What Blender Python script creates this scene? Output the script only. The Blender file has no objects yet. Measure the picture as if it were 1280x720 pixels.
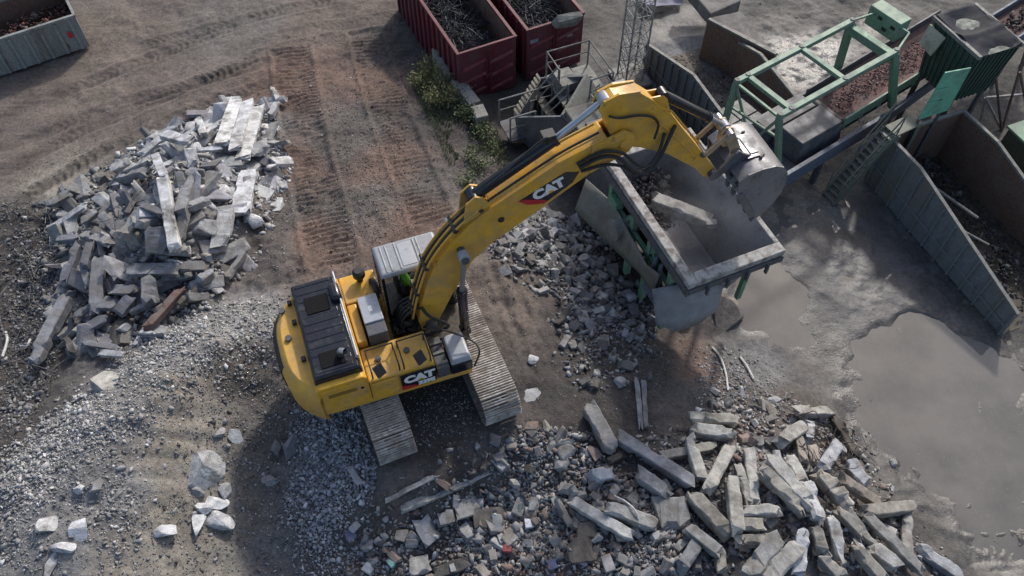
import bpy, bmesh, math, random
import numpy as np
from mathutils import Vector, Matrix, Quaternion
random.seed(7); rng = np.random.default_rng(11)
R = math.radians
sc = bpy.context.scene
COL = sc.collection
# ------------------------------------------------------------------ camera
FPX, PITCH, CAMH = 1040.0, R(54.8), 17.8
cf = np.array([0, math.cos(PITCH), -math.sin(PITCH)]); cu = np.array([0, math.sin(PITCH), math.cos(PITCH)]); cr = np.array([1., 0, 0])
CAM = np.array([0, 0, CAMH])
cd = bpy.data.cameras.new('camera'); cam = bpy.data.objects.new('camera', cd); COL.objects.link(cam)
cd.sensor_width = 36; cd.lens = 36*FPX/1280; cd.clip_end = 2000; cd.clip_start = .1
cam.location = (0, 0, CAMH); cam.rotation_euler = (math.pi/2-PITCH, 0, 0)
sc.camera = cam
EX = np.array([-2.3, 10.4, 0.0]); YU = R(20.05)
UX = np.array([math.cos(YU), math.sin(YU), 0]); UY = np.array([-math.sin(YU), math.cos(YU), 0])
def ray(u, v): return cf+cr*(u-640)/FPX-cu*(v-360)/FPX
def atz(u, v, z):
    d = ray(u, v); return CAM+d*((z-CAMH)/d[2])
def proj(P):
    d = np.asarray(P, float)-CAM; z = d@cf
    return np.stack([640+FPX*(d@cr)/z, 360-FPX*(d@cu)/z], -1)
def boomxz(u, v, y):
    d = ray(u, v); t = (y-(CAM-EX)@UY)/(d@UY); P = CAM+d*t
    return float((P-EX)@UX), float(P[2])

# ------------------------------------------------------------------ world and sun
w = bpy.data.worlds.new('World'); sc.world = w; w.use_nodes = True
nt = w.node_tree; bg = nt.nodes['Background']
sky = nt.nodes.new('ShaderNodeTexSky'); sky.sky_type = 'NISHITA'; sky.sun_disc = False
SAZ, SEL = R(22), R(38)
sky.sun_elevation = SEL; sky.sun_rotation = SAZ; sky.dust_density = 3.0; sky.air_density = 1.0
nt.links.new(sky.outputs[0], bg.inputs[0]); bg.inputs[1].default_value = 0.145
sl = bpy.data.lights.new('sun', 'SUN'); sl.energy = 2.2; sl.angle = R(3.5); sl.color = (1, .955, .89)
so = bpy.data.objects.new('sun', sl); COL.objects.link(so)
sdir = Vector((math.sin(SAZ)*math.cos(SEL), math.cos(SAZ)*math.cos(SEL), math.sin(SEL)))
so.rotation_euler = sdir.to_track_quat('Z', 'Y').to_euler(); so.location = (10, 20, 40)
vs = sc.view_settings; vs.view_transform = 'Standard'; vs.look = 'None'; vs.exposure = 0.3; vs.gamma = 1; vs.use_curve_mapping = False
sc.cycles.use_denoising = True; sc.cycles.max_bounces = 6; sc.cycles.caustics_reflective = False; sc.cycles.caustics_refractive = False

# ------------------------------------------------------------------ helpers
def lin(c):
    return tuple(((x/255)/12.92 if x/255 <= .04045 else ((x/255+.055)/1.055)**2.4) for x in c)
class MB:
    def __init__(s, sm=False): s.v = []; s.f = []; s.c = []; s.cur = (1, 1, 1); s.sm = sm
    def add(s, vs, fs, M=None):
        b = len(s.v)
        for p in vs:
            p = Vector(p)
            s.v.append(M @ p if M is not None else p); s.c.append(s.cur)
        for f in fs: s.f.append(tuple(b+i for i in f))
        return s
    def box(s, x0, x1, y0, y1, z0, z1, M=None, tx=0, ty=0):
        # tx, ty: inset of the top face
        vs = [(x0, y0, z0), (x1, y0, z0), (x1, y1, z0), (x0, y1, z0), (x0+tx, y0+ty, z1), (x1-tx, y0+ty, z1), (x1-tx, y1-ty, z1), (x0+tx, y1-ty, z1)]
        return s.add(vs, [(3, 2, 1, 0), (4, 5, 6, 7), (0, 1, 5, 4), (1, 2, 6, 5), (2, 3, 7, 6), (3, 0, 4, 7)], M)
    def prism(s, pts, y0, y1, M=None, plane='xz'):
        n = len(pts)
        a = sum(pts[i][0]*pts[(i+1) % n][1]-pts[(i+1) % n][0]*pts[i][1] for i in range(n))
        if a < 0: pts = pts[::-1]
        if plane == 'xz': vs = [(x, y0, z) for x, z in pts]+[(x, y1, z) for x, z in pts]
        elif plane == 'xy': vs = [(x, z, y1) for x, z in pts]+[(x, z, y0) for x, z in pts]
        else: vs = [(y1, x, z) for x, z in pts]+[(y0, x, z) for x, z in pts]
        fs = [tuple(range(n)), tuple(range(2*n-1, n-1, -1))]+[(i, i+n, (i+1) % n+n, (i+1) % n) for i in range(n)]
        return s.add(vs, fs, M)
    def slab(s, pts, th):
        # closed plate from 3-D polygon, thickness along its normal
        pts = [Vector(p) for p in pts]; n = (pts[1]-pts[0]).cross(pts[2]-pts[0]).normalized()*th; k = len(pts)
        return s.add([p for p in pts]+[p-n for p in pts], [tuple(range(k)), tuple(range(2*k-1, k-1, -1))]+[(i, i+k, (i+1) % k+k, (i+1) % k) for i in range(k)])
    def tube(s, path, r, n=8, M=None, caps=True):
        path = [Vector(p) for p in path]
        if s.sm and len(path) > 2 and not isinstance(r, (list, tuple)):
            q = [path[0]*2-path[1]]+path+[path[-1]*2-path[-2]]; out = []
            for i in range(1, len(q)-2):
                a_, b_, c_, d_ = q[i-1], q[i], q[i+1], q[i+2]
                for u in (0, .2, .4, .6, .8): out.append(.5*(2*b_+(c_-a_)*u+(2*a_-5*b_+4*c_-d_)*u*u+(3*b_-3*c_+d_-a_)*u**3))
            path = out+[path[-1]]
        k = len(path); vs = []
        rs = r if isinstance(r, (list, tuple)) else [r]*k
        t0 = (path[1]-path[0]).normalized(); up = Vector((0, 0, 1)) if abs(t0.z) < .9 else Vector((1, 0, 0))
        a = t0.cross(up).normalized()
        for i, p in enumerate(path):
            t = (path[min(i+1, k-1)]-path[max(i-1, 0)]).normalized()
            a = (a-t*a.dot(t)).normalized(); b = t.cross(a)
            for j in range(n):
                th = 2*math.pi*j/n; vs.append(p+(a*math.cos(th)+b*math.sin(th))*rs[i])
        fs = [(i*n+j, i*n+(j+1) % n, (i+1)*n+(j+1) % n, (i+1)*n+j) for i in range(k-1) for j in range(n)]
        if caps: fs += [tuple(range(n-1, -1, -1)), tuple(range((k-1)*n, k*n))]
        return s.add(vs, fs, M)
    def bar(s, p0, p1, wd, ht, up=(0, 0, 1)):
        p0 = Vector(p0); p1 = Vector(p1); t = (p1-p0).normalized(); up = Vector(up)
        if abs(t.dot(up)) > .97: up = Vector((1, 0, 0))
        a = t.cross(up).normalized()*wd/2; b = a.cross(t).normalized()*ht/2
        vs = [p0-a-b, p0+a-b, p0+a+b, p0-a+b, p1-a-b, p1+a-b, p1+a+b, p1-a+b]
        return s.add(vs, [(0, 1, 2, 3), (7, 6, 5, 4), (1, 0, 4, 5), (2, 1, 5, 6), (3, 2, 6, 7), (0, 3, 7, 4)])
    def build(s, name, mat, parent=None, bevel=0, smooth=False, col=False, segs=2):
        me = bpy.data.meshes.new(name); me.from_pydata([tuple(p) for p in s.v], [], s.f)
        bm = bmesh.new(); bm.from_mesh(me); bmesh.ops.recalc_face_normals(bm, faces=bm.faces); bm.to_mesh(me); bm.free()
        if col:
            a = me.color_attributes.new('Col', 'FLOAT_COLOR', 'POINT')
            a.data.foreach_set('color', np.array([(c[0], c[1], c[2], 1) for c in s.c], dtype=np.float32).ravel())
        me.materials.append(mat)
        o = bpy.data.objects.new(name, me); COL.objects.link(o)
        if parent: o.parent = parent
        if smooth:
            me.polygons.foreach_set('use_smooth', [True]*len(me.polygons))
            me.set_sharp_from_angle(angle=R(40))
        if bevel:
            m = o.modifiers.new('bevel', 'BEVEL'); m.width = bevel; m.segments = segs; m.limit_method = 'ANGLE'; m.angle_limit = R(40); m.harden_normals = False
        return o
def tag(o, label=None, cat=None, group=None, kind=None):
    if label: o['label'] = label
    if cat: o['category'] = cat
    if group: o['group'] = group
    if kind: o['kind'] = kind
    return o
def empty(name, loc, rz, label, cat, group=None):
    o = bpy.data.objects.new(name, None); COL.objects.link(o); o.location = loc; o.rotation_euler = (0, 0, rz); o.empty_display_size = .3
    return tag(o, label, cat, group)
def text_mesh(name, txt, size, mat, parent, M, extrude=.004, bold=.0, shear=0, xs=1.0):
    cu_ = bpy.data.curves.new(name, 'FONT'); cu_.body = txt; cu_.size = size; cu_.extrude = extrude; cu_.offset = bold; cu_.shear = shear
    cu_.align_x = 'CENTER'; cu_.align_y = 'CENTER'; cu_.space_character = .95
    t = bpy.data.objects.new(name+'_c', cu_); COL.objects.link(t)
    dg = bpy.context.evaluated_depsgraph_get(); me = bpy.data.meshes.new_from_object(t.evaluated_get(dg))
    bpy.data.objects.remove(t); bpy.data.curves.remove(cu_)
    me.transform(M @ Matrix.Diagonal((xs, 1, 1, 1))); me.materials.clear(); me.materials.append(mat); me.name = name
    o = bpy.data.objects.new(name, me); COL.objects.link(o); o.parent = parent
    return o

# ------------------------------------------------------------------ materials
def mk(name):
    m = bpy.data.materials.new(name); m.use_nodes = True; t = m.node_tree
    return m, t, t.nodes['Principled BSDF']
def N(t, typ, **kw):
    n = t.nodes.new(typ)
    for k, v in kw.items():
        if k in n.inputs.keys(): n.inputs[k].default_value = v
        else: setattr(n, k, v)
    return n
def noise(t, vec, scale, detail=5, rough=.6):
    n = N(t, 'ShaderNodeTexNoise'); n.inputs['Scale'].default_value = scale; n.inputs['Detail'].default_value = detail; n.inputs['Roughness'].default_value = rough
    t.links.new(vec, n.inputs['Vector']); return n.outputs['Fac']
def ramp(t, fac, p0, p1, c0=(0, 0, 0, 1), c1=(1, 1, 1, 1)):
    r = N(t, 'ShaderNodeValToRGB'); e = r.color_ramp.elements; e[0].position = p0; e[1].position = p1; e[0].color = c0; e[1].color = c1
    t.links.new(fac, r.inputs[0]); return r.outputs[0]
def mix(t, fac, a, b, mode='MIX'):
    n = N(t, 'ShaderNodeMix', data_type='RGBA', blend_type=mode)
    for sock, x in ((n.inputs[0], fac), (n.inputs[6], a), (n.inputs[7], b)):
        if hasattr(x, 'is_linked') or hasattr(x, 'links'): t.links.new(x, sock)
        elif isinstance(x, (int, float)): sock.default_value = x
        else: sock.default_value = (*x[:3], 1)
    return n.outputs[2]
def surf(name, base, rough=.6, metal=0, dirt=None, dirt_lo=.45, dirt_hi=.7, dscale=3, bump=.15, bscale=40, var=.25, objcol=False, vcol=False, rust=None, streak=False, rlo=.55, rhi=.68):
    m, t, p = mk(name)
    tc = N(t, 'ShaderNodeTexCoord').outputs['Object']
    if streak:
        mp = N(t, 'ShaderNodeMapping'); mp.inputs['Scale'].default_value = (1, 1, .22); t.links.new(tc, mp.inputs[0]); dv = mp.outputs[0]
    else: dv = tc
    c = base
    if objcol:
        oi = N(t, 'ShaderNodeObjectInfo'); c = oi.outputs['Color']
        ad = N(t, 'ShaderNodeVectorMath', operation='ADD'); sc_ = N(t, 'ShaderNodeVectorMath', operation='SCALE'); cb = N(t, 'ShaderNodeCombineXYZ')
        for i in range(3): t.links.new(oi.outputs['Random'], cb.inputs[i])
        t.links.new(cb.outputs[0], sc_.inputs[0]); sc_.inputs['Scale'].default_value = 37
        gp = N(t, 'ShaderNodeNewGeometry'); df = N(t, 'ShaderNodeVectorMath', operation='SUBTRACT'); t.links.new(gp.outputs['Position'], df.inputs[0]); t.links.new(oi.outputs['Location'], df.inputs[1])
        t.links.new(df.outputs[0], ad.inputs[0]); t.links.new(sc_.outputs[0], ad.inputs[1]); tc = ad.outputs[0]; dv = tc
    if vcol:
        at = N(t, 'ShaderNodeAttribute', attribute_name='Col'); c = at.outputs['Color'] if base is None else mix(t, 1.0, base, at.outputs['Color'], 'MULTIPLY')
    n1 = noise(t, tc, bscale*.3, 6)
    lo = 1-var; hi = 1+var
    c = mix(t, 1.0, c, ramp(t, n1, .3, .7, (lo, lo, lo, 1), (hi, hi, hi, 1)), 'MULTIPLY')
    if rust:
        n3 = noise(t, dv, dscale*2.3, 8, .7); c = mix(t, ramp(t, n3, rlo, rhi), c, rust)
    if dirt:
        n2 = noise(t, dv, dscale, 8, .65); f = ramp(t, n2, dirt_lo, dirt_hi); c = mix(t, f, c, dirt)
        rr = N(t, 'ShaderNodeMapRange'); t.links.new(f, rr.inputs[0]); rr.inputs[3].default_value = rough; rr.inputs[4].default_value = max(rough, .85); t.links.new(rr.outputs[0], p.inputs['Roughness'])
    else: p.inputs['Roughness'].default_value = rough
    t.links.new(c, p.inputs['Base Color']) if not isinstance(c, tuple) else None
    p.inputs['Metallic'].default_value = metal
    b = N(t, 'ShaderNodeBump'); b.inputs['Strength'].default_value = bump; b.inputs['Distance'].default_value = .02
    t.links.new(noise(t, tc, bscale, 8, .65), b.inputs['Height']); t.links.new(b.outputs[0], p.inputs['Normal'])
    return m
DUST = (.25, .22, .185)
M = {}
M['yellow'] = surf('yellow_paint', (.70, .375, .036), .36, dirt=(.36, .265, .15), dirt_lo=.42, dirt_hi=.82, dscale=1.7, bump=.05, var=.13, bscale=12, rust=(.20, .12, .045), rlo=.60, rhi=.70)
M['black'] = surf('black_paint', (.012, .014, .02), .2, dirt=(.035, .036, .04), dirt_lo=.5, dirt_hi=.95, dscale=4, bump=.05, var=.2)
M['screen'] = surf('hood_screen', (.009, .009, .01), .6, bump=.4, bscale=180)
M['screen'].node_tree.nodes['Principled BSDF'].inputs['Specular IOR Level'].default_value = .08
M['rubber'] = surf('black_rubber', (.022, .022, .022), .6, dirt=DUST, dirt_lo=.6, dirt_hi=.95, dscale=5)
M['steel'] = surf('bucket_steel', (.16, .165, .182), .34, .5, dirt=(.22, .215, .21), dirt_lo=.4, dirt_hi=.75, dscale=2.0, bump=.12, var=.3, bscale=25, rust=(.13, .10, .085))
M['hopper'] = surf('dusty_hopper_steel', (.17, .17, .185), .45, .3, dirt=(.27, .262, .255), dirt_lo=.4, dirt_hi=.75, dscale=1.6, bump=.1, var=.25, rust=(.10, .075, .06))
M['rimdust'] = surf('dust_covered_steel', (.36, .35, .33), .8, dirt=(.16, .14, .125), dirt_lo=.46, dirt_hi=.6, dscale=4, var=.2)
for k_ in ('tarp_',):
    if k_ in M: M[k_].node_tree.nodes['Principled BSDF'].inputs['Specular IOR Level'].default_value = .3
M['chrome'] = surf('chrome', (.48, .49, .51), .42, 1.0, bump=0, var=.05)
M['rodgrey'] = surf('dull_rod', (.34, .34, .36), .35, .6, bump=.02, var=.1)
M['cabroof'] = surf('cab_roof', (.29, .31, .33), .35, dirt=(.20, .20, .195), dirt_lo=.45, dirt_hi=.8, dscale=4, bump=.05, var=.12)
M['greybox'] = surf('grey_paint', (.36, .38, .41), .4, dirt=(.22, .21, .2), dirt_lo=.55, dirt_hi=.8, dscale=5, bump=.04, var=.1)
M['darkgrey'] = surf('dark_grey_metal', (.075, .08, .092), .55, .1, dirt=(.13, .122, .112), dscale=3)
M['engine'] = surf('greasy_parts', (.035, .033, .03), .55, .2, dirt=(.12, .09, .05), dscale=6, var=.5)
M['track'] = surf('track_steel', None, .6, .1, dirt=(.27, .225, .185), dirt_lo=.38, dirt_hi=.62, dscale=3.5, vcol=True, var=.35, bump=.2)
M['white'] = surf('white_print', (.8, .8, .78), .5, bump=0, var=.04)
M['red'] = surf('red_print', (.5, .02, .03), .5, bump=0, var=.05)
M['triangle'] = surf('yellow_print', (.75, .42, .02), .5, bump=0, var=.05)
M['redbox'] = surf('red_container_paint', (.125, .02, .031), .55, dirt=(.115, .068, .066), dirt_lo=.42, dirt_hi=.85, dscale=2, streak=True, bump=.08, rust=(.08, .035, .025))
M['greencont'] = surf('grey_green_container', (.24, .26, .245), .6, dirt=(.15, .135, .11), dscale=2, streak=True, rust=(.11, .075, .05))
M['baywall'] = surf('weathered_blue_steel', (.155, .175, .185), .6, dirt=(.17, .155, .135), dirt_lo=.42, dirt_hi=.68, dscale=1.6, streak=True, rust=(.10, .07, .055))
M['rustin'] = surf('rusty_steel', (.135, .082, .060), .7, .1, dirt=(.15, .115, .095), dscale=2, var=.4)
M['green'] = surf('green_paint', (.10, .24, .14), .5, dirt=(.22, .24, .21), dirt_lo=.42, dirt_hi=.72, dscale=3, var=.15)
M['palegreen'] = surf('faded_green_paint', (.14, .24, .165), .55, dirt=(.25, .265, .235), dirt_lo=.47, dirt_hi=.75, dscale=3, var=.15)
M['door'] = surf('mint_green_panel', (.15, .42, .27), .5, dirt=(.14, .25, .18), dscale=3, var=.1)
M['darkgreen'] = surf('dark_green_cladding', (.028, .062, .048), .5, dirt=(.07, .075, .07), dscale=3)
M['tarp'] = surf('black_tarpaulin', (.012, .015, .024), .55, dirt=(.03, .034, .045), dirt_lo=.4, dirt_hi=.9, dscale=2.4, bump=.4, bscale=6)
M['tarp'].node_tree.nodes['Principled BSDF'].inputs['Specular IOR Level'].default_value = .12
M['bluegrey'] = surf('blue_grey_beam', (.10, .125, .165), .5, dirt=(.15, .15, .15), dscale=2)
M['olive'] = surf('olive_steel_plate', (.145, .155, .13), .6, dirt=(.13, .12, .105), dirt_lo=.4, dirt_hi=.65, dscale=1.3, streak=True, rust=(.12, .095, .07))
M['dustplate'] = surf('dusty_plate', (.25, .255, .265), .7, dirt=(.15, .145, .14), dscale=1.5, var=.15)
M['galv'] = surf('galvanised_rail', (.19, .195, .18), .65, .1, dirt=(.16, .15, .13), dscale=4)
M['mast'] = surf('mast_steel', (.34, .335, .32), .55, .2, dirt=(.18, .17, .16), dscale=5)
M['stair'] = surf('stair_steel', (.13, .145, .11), .6, dirt=(.19, .18, .155), dscale=5)
M['belt'] = surf('conveyor_belt', (.04, .035, .035), .7, dirt=(.125, .066, .06), dirt_lo=.3, dirt_hi=.55, dscale=3)
M['beige'] = surf('beige_insulation', (.42, .39, .31), .8, dirt=(.25, .22, .18), dscale=3)
M['concrete'] = surf('concrete', (.4, .4, .4), .88, objcol=True, dirt=(.14, .125, .105), dirt_lo=.47, dirt_hi=.70, dscale=2.2, bump=.9, bscale=16, var=.34)
M['stones'] = surf('stones', None, .9, vcol=True, bump=.4, bscale=60, var=.2)
M['blockwall'] = surf('concrete_blocks', (.27, .26, .24), .9, dirt=(.15, .14, .11), dscale=2, bump=.5)
M['rebar'] = surf('rusty_rebar', (.06, .05, .045), .7, .3, var=.4)
M['skin'] = surf('skin', (.45, .27, .19), .6, bump=.02, var=.05)
M['hivis'] = surf('hi_vis_green', (.28, .80, .06), .7, bump=.05, var=.1)
M['tarpblue'] = surf('blue_sheet', (.085, .095, .17), .6, dirt=(.16, .16, .18), dscale=3, bump=.3)
M['timber'] = surf('old_timber', (.17, .14, .11), .85, dirt=(.1, .075, .06), dscale=3, bump=.5)
m, t, p = mk('cab_glass'); p.inputs['Base Color'].default_value = (.02, .025, .03, 1); p.inputs['Roughness'].default_value = .05
tr = N(t, 'ShaderNodeBsdfTransparent'); mx = N(t, 'ShaderNodeMixShader'); mx.inputs[0].default_value = .22
t.links.new(tr.outputs[0], mx.inputs[1]); t.links.new(p.outputs[0], mx.inputs[2]); t.links.new(mx.outputs[0], t.nodes['Material Output'].inputs[0]); M['glass'] = m
# ------------------------------------------------------------------ terrain
def vnoise(x, y, seed=0):
    xi = np.floor(x).astype(int); yi = np.floor(y).astype(int); fx = x-xi; fy = y-yi
    fx = fx*fx*(3-2*fx); fy = fy*fy*(3-2*fy)
    def h(a, b):
        n = (a*374761393+b*668265263+seed*974711) & 0x7fffffff
        n = ((n ^ (n >> 13))*1274126177) & 0x7fffffff
        return ((n ^ (n >> 16)) & 0xffff)/65535.0
    return (h(xi, yi)*(1-fx)+h(xi+1, yi)*fx)*(1-fy)+(h(xi, yi+1)*(1-fx)+h(xi+1, yi+1)*fx)*fy-.5
def fbm(x, y, s, o=4, seed=0):
    r = 0; a = 1
    for i in range(o): r = r+a*vnoise(x*s, y*s, seed+i); s = s*2.03; a *= .5
    return r
HP = [(0,20,-2),(200,20,-2),(400,10,-2),(600,0,-2),(100,150,-1.9),(0,200,-1.9),(0,110,-2),(250,90,-1.8),(200,130,-1.75),(330,90,-1.6),(30,240,-1.8),
 (360,150,-1.15),(480,150,-1.1),(430,40,-1.9),(420,250,-.45),(385,320,-.05),(540,260,-.25),(340,250,-.9),
 (560,60,-1.95),(560,120,-1.4),(600,190,-1.1),(640,230,-1.2),(640,170,-2),(600,100,-2),(700,150,-2),(700,60,-2),
 (640,300,-.3),(690,310,-.85),(740,320,-1.5),(690,250,-1.5),(720,400,-.8),(780,400,-1.5),(780,330,-2),(850,410,-1.9),(900,420,-2),(650,440,0),(700,480,-.15),(760,480,-.45),(850,470,-.9),(900,465,-1.3),(960,460,-2),(680,540,-.1),(830,430,-1.4),
 (400,470,0),(520,450,0),(600,450,0),(560,380,0),(620,400,0),(560,540,0),(480,550,0),(450,400,0),
 (1000,500,-1.7),(950,540,-.9),(950,600,-.35),(900,650,-.3),(1000,650,-.25),(1050,600,-.9),(1000,580,-.6),(1060,545,-1.9),(1090,570,-2),(1150,640,-2),(1100,690,-1.0),(1160,712,-1.7),(1210,722,-2),(870,530,-.8),(800,560,-.45),(800,620,-.35),(900,710,-.25),(1020,715,-.35),(860,590,-.4),
 (490,625,-.1),(590,590,-.1),(545,600,-.05),(520,655,-.95),(600,625,-.85),(650,640,-.75),(440,690,-1.15),(700,690,-.55),(600,710,-1.0),(520,710,-1.15),(700,590,-.3),(760,690,-.45),(640,570,-.15),(420,640,-.3),(800,715,-.4),
 (330,400,.30),(270,425,.75),(210,470,1.0),(150,520,1.05),(100,590,1.05),(50,670,1.0),(40,560,.3),(0,610,.5),(90,500,0),(150,450,.1),(230,405,-.1),(300,375,-.25),
 (50,450,-1.2),(30,350,-1.6),(0,500,-.8),(0,420,-1.4),(60,300,-1.75),
 (280,490,.1),(250,570,.15),(190,580,.55),(170,650,.65),(350,560,-.45),(320,650,-.55),(400,600,-.5),(430,560,-.25),(330,490,-.25),(230,700,.1),(330,710,-.8),(100,700,.85),(380,700,-.8),(390,520,-.1),(290,440,.35),
 (130,400,-.75),(100,330,-1.2),(90,270,-1.6),(150,230,-1.5),(200,170,-1.6),(280,140,-1.5),(340,150,-1.25),(340,220,-.9),(300,320,-.5),(180,300,.5),(225,255,.85),(200,340,.05),(250,205,.15),(290,240,-.1),(140,340,-.45),(200,270,.8),(120,300,-.5),
 (1000,300,-2),(1100,400,-2),(1250,450,-2),(1250,600,-2),(1100,500,-2),(1250,700,-2),(900,60,-2),(1000,60,-2),(850,150,-2),(1200,0,-2),(1050,330,-2),(950,380,-2)]
hx = []
for u, v, z in HP:
    P = atz(u, v, z); hx.append((P[0], P[1], z))
for x, y in [(-40,8),(-40,30),(-40,60),(0,60),(40,60),(40,30),(40,10),(-25,35),(-10,40),(10,40),(28,35),(26,20),(20,8),(40,-30),(14,4),(20,0)]: hx.append((x, y, -2.))
for x, y, z in [(-40,-30,-.5),(0,-30,-.5),(-9,2,.3),(0,2,-.6),(6,1.5,-.5),(-4,1,-.4),(-16,5,-.3)]: hx.append((x, y, z))
HX = np.array(hx)
def rbf_fit(P, Z, sm=.15):
    n = len(P); d = np.linalg.norm(P[:, None]-P[None], axis=2)
    A = np.zeros((n+1, n+1)); A[:n, :n] = d-np.eye(n)*sm; A[:n, n] = 1; A[n, :n] = 1
    return np.linalg.solve(A, np.r_[Z, 0])
WZ = rbf_fit(HX[:, :2], HX[:, 2])
def base_z(x, y):
    sh = x.shape; X = np.c_[x.ravel(), y.ravel()]; out = np.empty(len(X))
    for i in range(0, len(X), 20000):
        q = X[i:i+20000]; out[i:i+20000] = np.linalg.norm(q[:, None]-HX[None, :, :2], axis=2)@WZ[:-1]+WZ[-1]
    return np.clip(out, -2.05, 1.2).reshape(sh)
def axis(a, b, st, lo, hi):
    c = list(np.arange(a, b+1e-6, st)); s = st; x = a; L = []
    while x > lo: s = min(s*1.25, 20); x -= s; L.append(x)
    s = st; x = b; Hh = []
    while x < hi: s = min(s*1.25, 20); x += s; Hh.append(x)
    return np.array(L[::-1]+c+Hh)
GX = axis(-15, 17, .06, -400, 400); GY = axis(4.5, 28, .06, -60, 600)
XX, YY = np.meshgrid(GX, GY)
ZZ = base_z(XX, YY)
# zone colours / roughness / wetness, interpolated between control points read off the ground
def cpt(*a): return a
MUD = (.140,.114,.097); MUDG = (.136,.123,.110); RED = (.140,.093,.073); GRV = (.17,.167,.165); DARK = (.058,.051,.047); TAN = (.235,.212,.178); YARD = (.078,.073,.067); PALE = (.21,.205,.20); SILT = (.16,.148,.132); EARTH = (.102,.089,.079); SLATE=(.068,.067,.070)
CP = [(0,20,MUDG,.05,.1),(150,60,MUD,.05,.1),(300,40,MUDG,.05,.1),(420,20,MUD,.05,.1),(60,150,MUD,.05,.1),(200,120,MUD,.05,.1),(30,210,MUD,.05,.2),(60,235,TAN,.03,0),(380,100,RED,.06,.1),(370,200,RED,.06,.1),(395,300,RED,.06,.1),(470,100,RED,.05,.1),(490,200,RED,.05,.1),(520,270,RED,.05,.1),(425,170,EARTH,.08,0),(450,260,EARTH,.09,0),(330,200,EARTH,.1,0),(345,320,EARTH,.12,0),(360,270,EARTH,.1,0),
 (500,60,DARK,.08,0),(560,160,DARK,.08,0),(540,220,EARTH,.08,0),(600,180,DARK,.08,0),(650,150,DARK,.04,.2),(740,40,YARD,.04,.4),(800,20,YARD,.05,.4),
 (650,290,GRV,.10,0),(700,330,DARK,.10,0),(640,370,MUD,.1,0),(660,400,MUD,.1,0),(630,330,MUD,.1,0),(700,420,DARK,.09,0),(760,400,DARK,.1,0),(700,480,DARK,.075,.2),(750,520,DARK,.085,.1),(800,450,DARK,.085,.1),(860,460,RED,.06,0),(860,510,EARTH,.085,0),(930,450,GRV,.08,.1),(560,560,DARK,.085,.1),(620,540,EARTH,.08,.1),(660,570,DARK,.085,.1),(540,500,DARK,.085,0),(480,600,EARTH,.03,.1),
 (460,680,EARTH,.10,0),(560,680,DARK,.10,0),(660,680,(.09,.06,.052),.10,0),(760,640,DARK,.10,0),(860,700,SLATE,.10,0),(950,600,GRV,.10,0),(1050,640,EARTH,.12,0),(1120,690,EARTH,.08,0),(980,520,EARTH,.1,0),
 (300,400,PALE,.10,0),(220,440,PALE,.10,0),(130,520,GRV,.1,0),(60,600,GRV,.1,0),(40,690,GRV,.12,0),(130,620,GRV,.1,0),(210,490,TAN,.08,0),(220,540,TAN,.06,0),(200,560,TAN,.06,0),(220,640,TAN,.08,0),(230,700,TAN,.08,0),(300,480,EARTH,.1,0),(300,540,(.13,.122,.112),.1,0),(330,620,(.10,.095,.09),.1,0),(380,520,EARTH,.08,0),(340,560,(.095,.09,.086),.08,0),(330,690,(.11,.107,.105),.12,0),(400,570,GRV,.1,0),(420,640,EARTH,.085,0),(390,680,SLATE,.1,0),(440,610,DARK,.075,0),
 (40,280,DARK,.10,0),(30,350,DARK,.12,0),(40,450,DARK,.12,0),(10,540,DARK,.12,0),(150,300,GRV,.12,0),(250,250,GRV,.12,0),(120,400,DARK,.12,0),(200,380,DARK,.12,0),(300,180,GRV,.1,0),
 (1000,350,SLATE,.035,.98),(1060,320,SLATE,.035,.98),(1100,360,SLATE,.04,.8),(1050,390,SLATE,.04,.8),(980,260,SILT,.03,.7),(1000,210,SILT,.03,.6),(960,400,SILT,.02,.9),(930,360,SILT,.02,.8),(1020,420,YARD,.03,.9),(1120,380,SLATE,.04,.7),(1150,440,SILT,.02,.9),(1200,500,SILT,.02,.95),(1120,520,SILT,.02,.9),(1250,560,SILT,.02,.9),(1100,590,YARD,.05,.8),(1150,610,YARD,.07,.75),(1200,600,SILT,.05,.6),(1240,660,SILT,.02,.9),(1260,700,SILT,.04,.7),(1180,680,YARD,.05,.5),(1270,420,YARD,.04,.6),
 (960,80,SLATE,.09,1.),(1000,30,YARD,.07,.5),(1080,20,YARD,.06,.5),(850,40,GRV,.02,.4),(840,70,GRV,.05,.2),(900,130,EARTH,.085,.2),(1020,60,SLATE,.08,.9),(870,150,YARD,.03,.4),(1230,120,YARD,.04,.3),(700,200,DARK,.04,.1)]
cp = []
for u, v, c, r, wt in CP:
    z = -1.0
    for k in range(8):
        P = atz(u, v, z); z = .5*z+.5*float(base_z(np.array([P[0]]), np.array([P[1]]))[0])
    cp.append((P[0], P[1], *c, r, wt))
CPA = np.array(cp)
wx = XX+.7*fbm(XX, YY, .6, 3, 50); wy = YY+.7*fbm(XX, YY, .6, 3, 60)
num = np.zeros(XX.shape+(5,)); den = np.zeros(XX.shape)
for a in CPA:
    d2 = (wx-a[0])**2+(wy-a[1])**2+.05; wgt = 1/(d2*d2*d2)**.75; den += wgt
    for k in range(5): num[..., k] += wgt*a[2+k]
ZC = num/den[..., None]
def inpoly(px, py, poly):
    r = np.zeros(px.shape, bool); n = len(poly); j = n-1
    for i in range(n):
        xi, yi = poly[i]; xj, yj = poly[j]
        if yi != yj: r ^= ((yi > py) != (yj > py)) & (px < (xj-xi)*(py-yi)/(yj-yi)+xi)
        j = i
    return r
rghn = ZC[..., 3]
ZZ = ZZ+rghn*(fbm(XX, YY, 1.1, 5, 3)*1.7+.75*fbm(XX, YY, 4.2, 3, 9))
near = (np.abs(XX) < 40) & (YY < 60)
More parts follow.
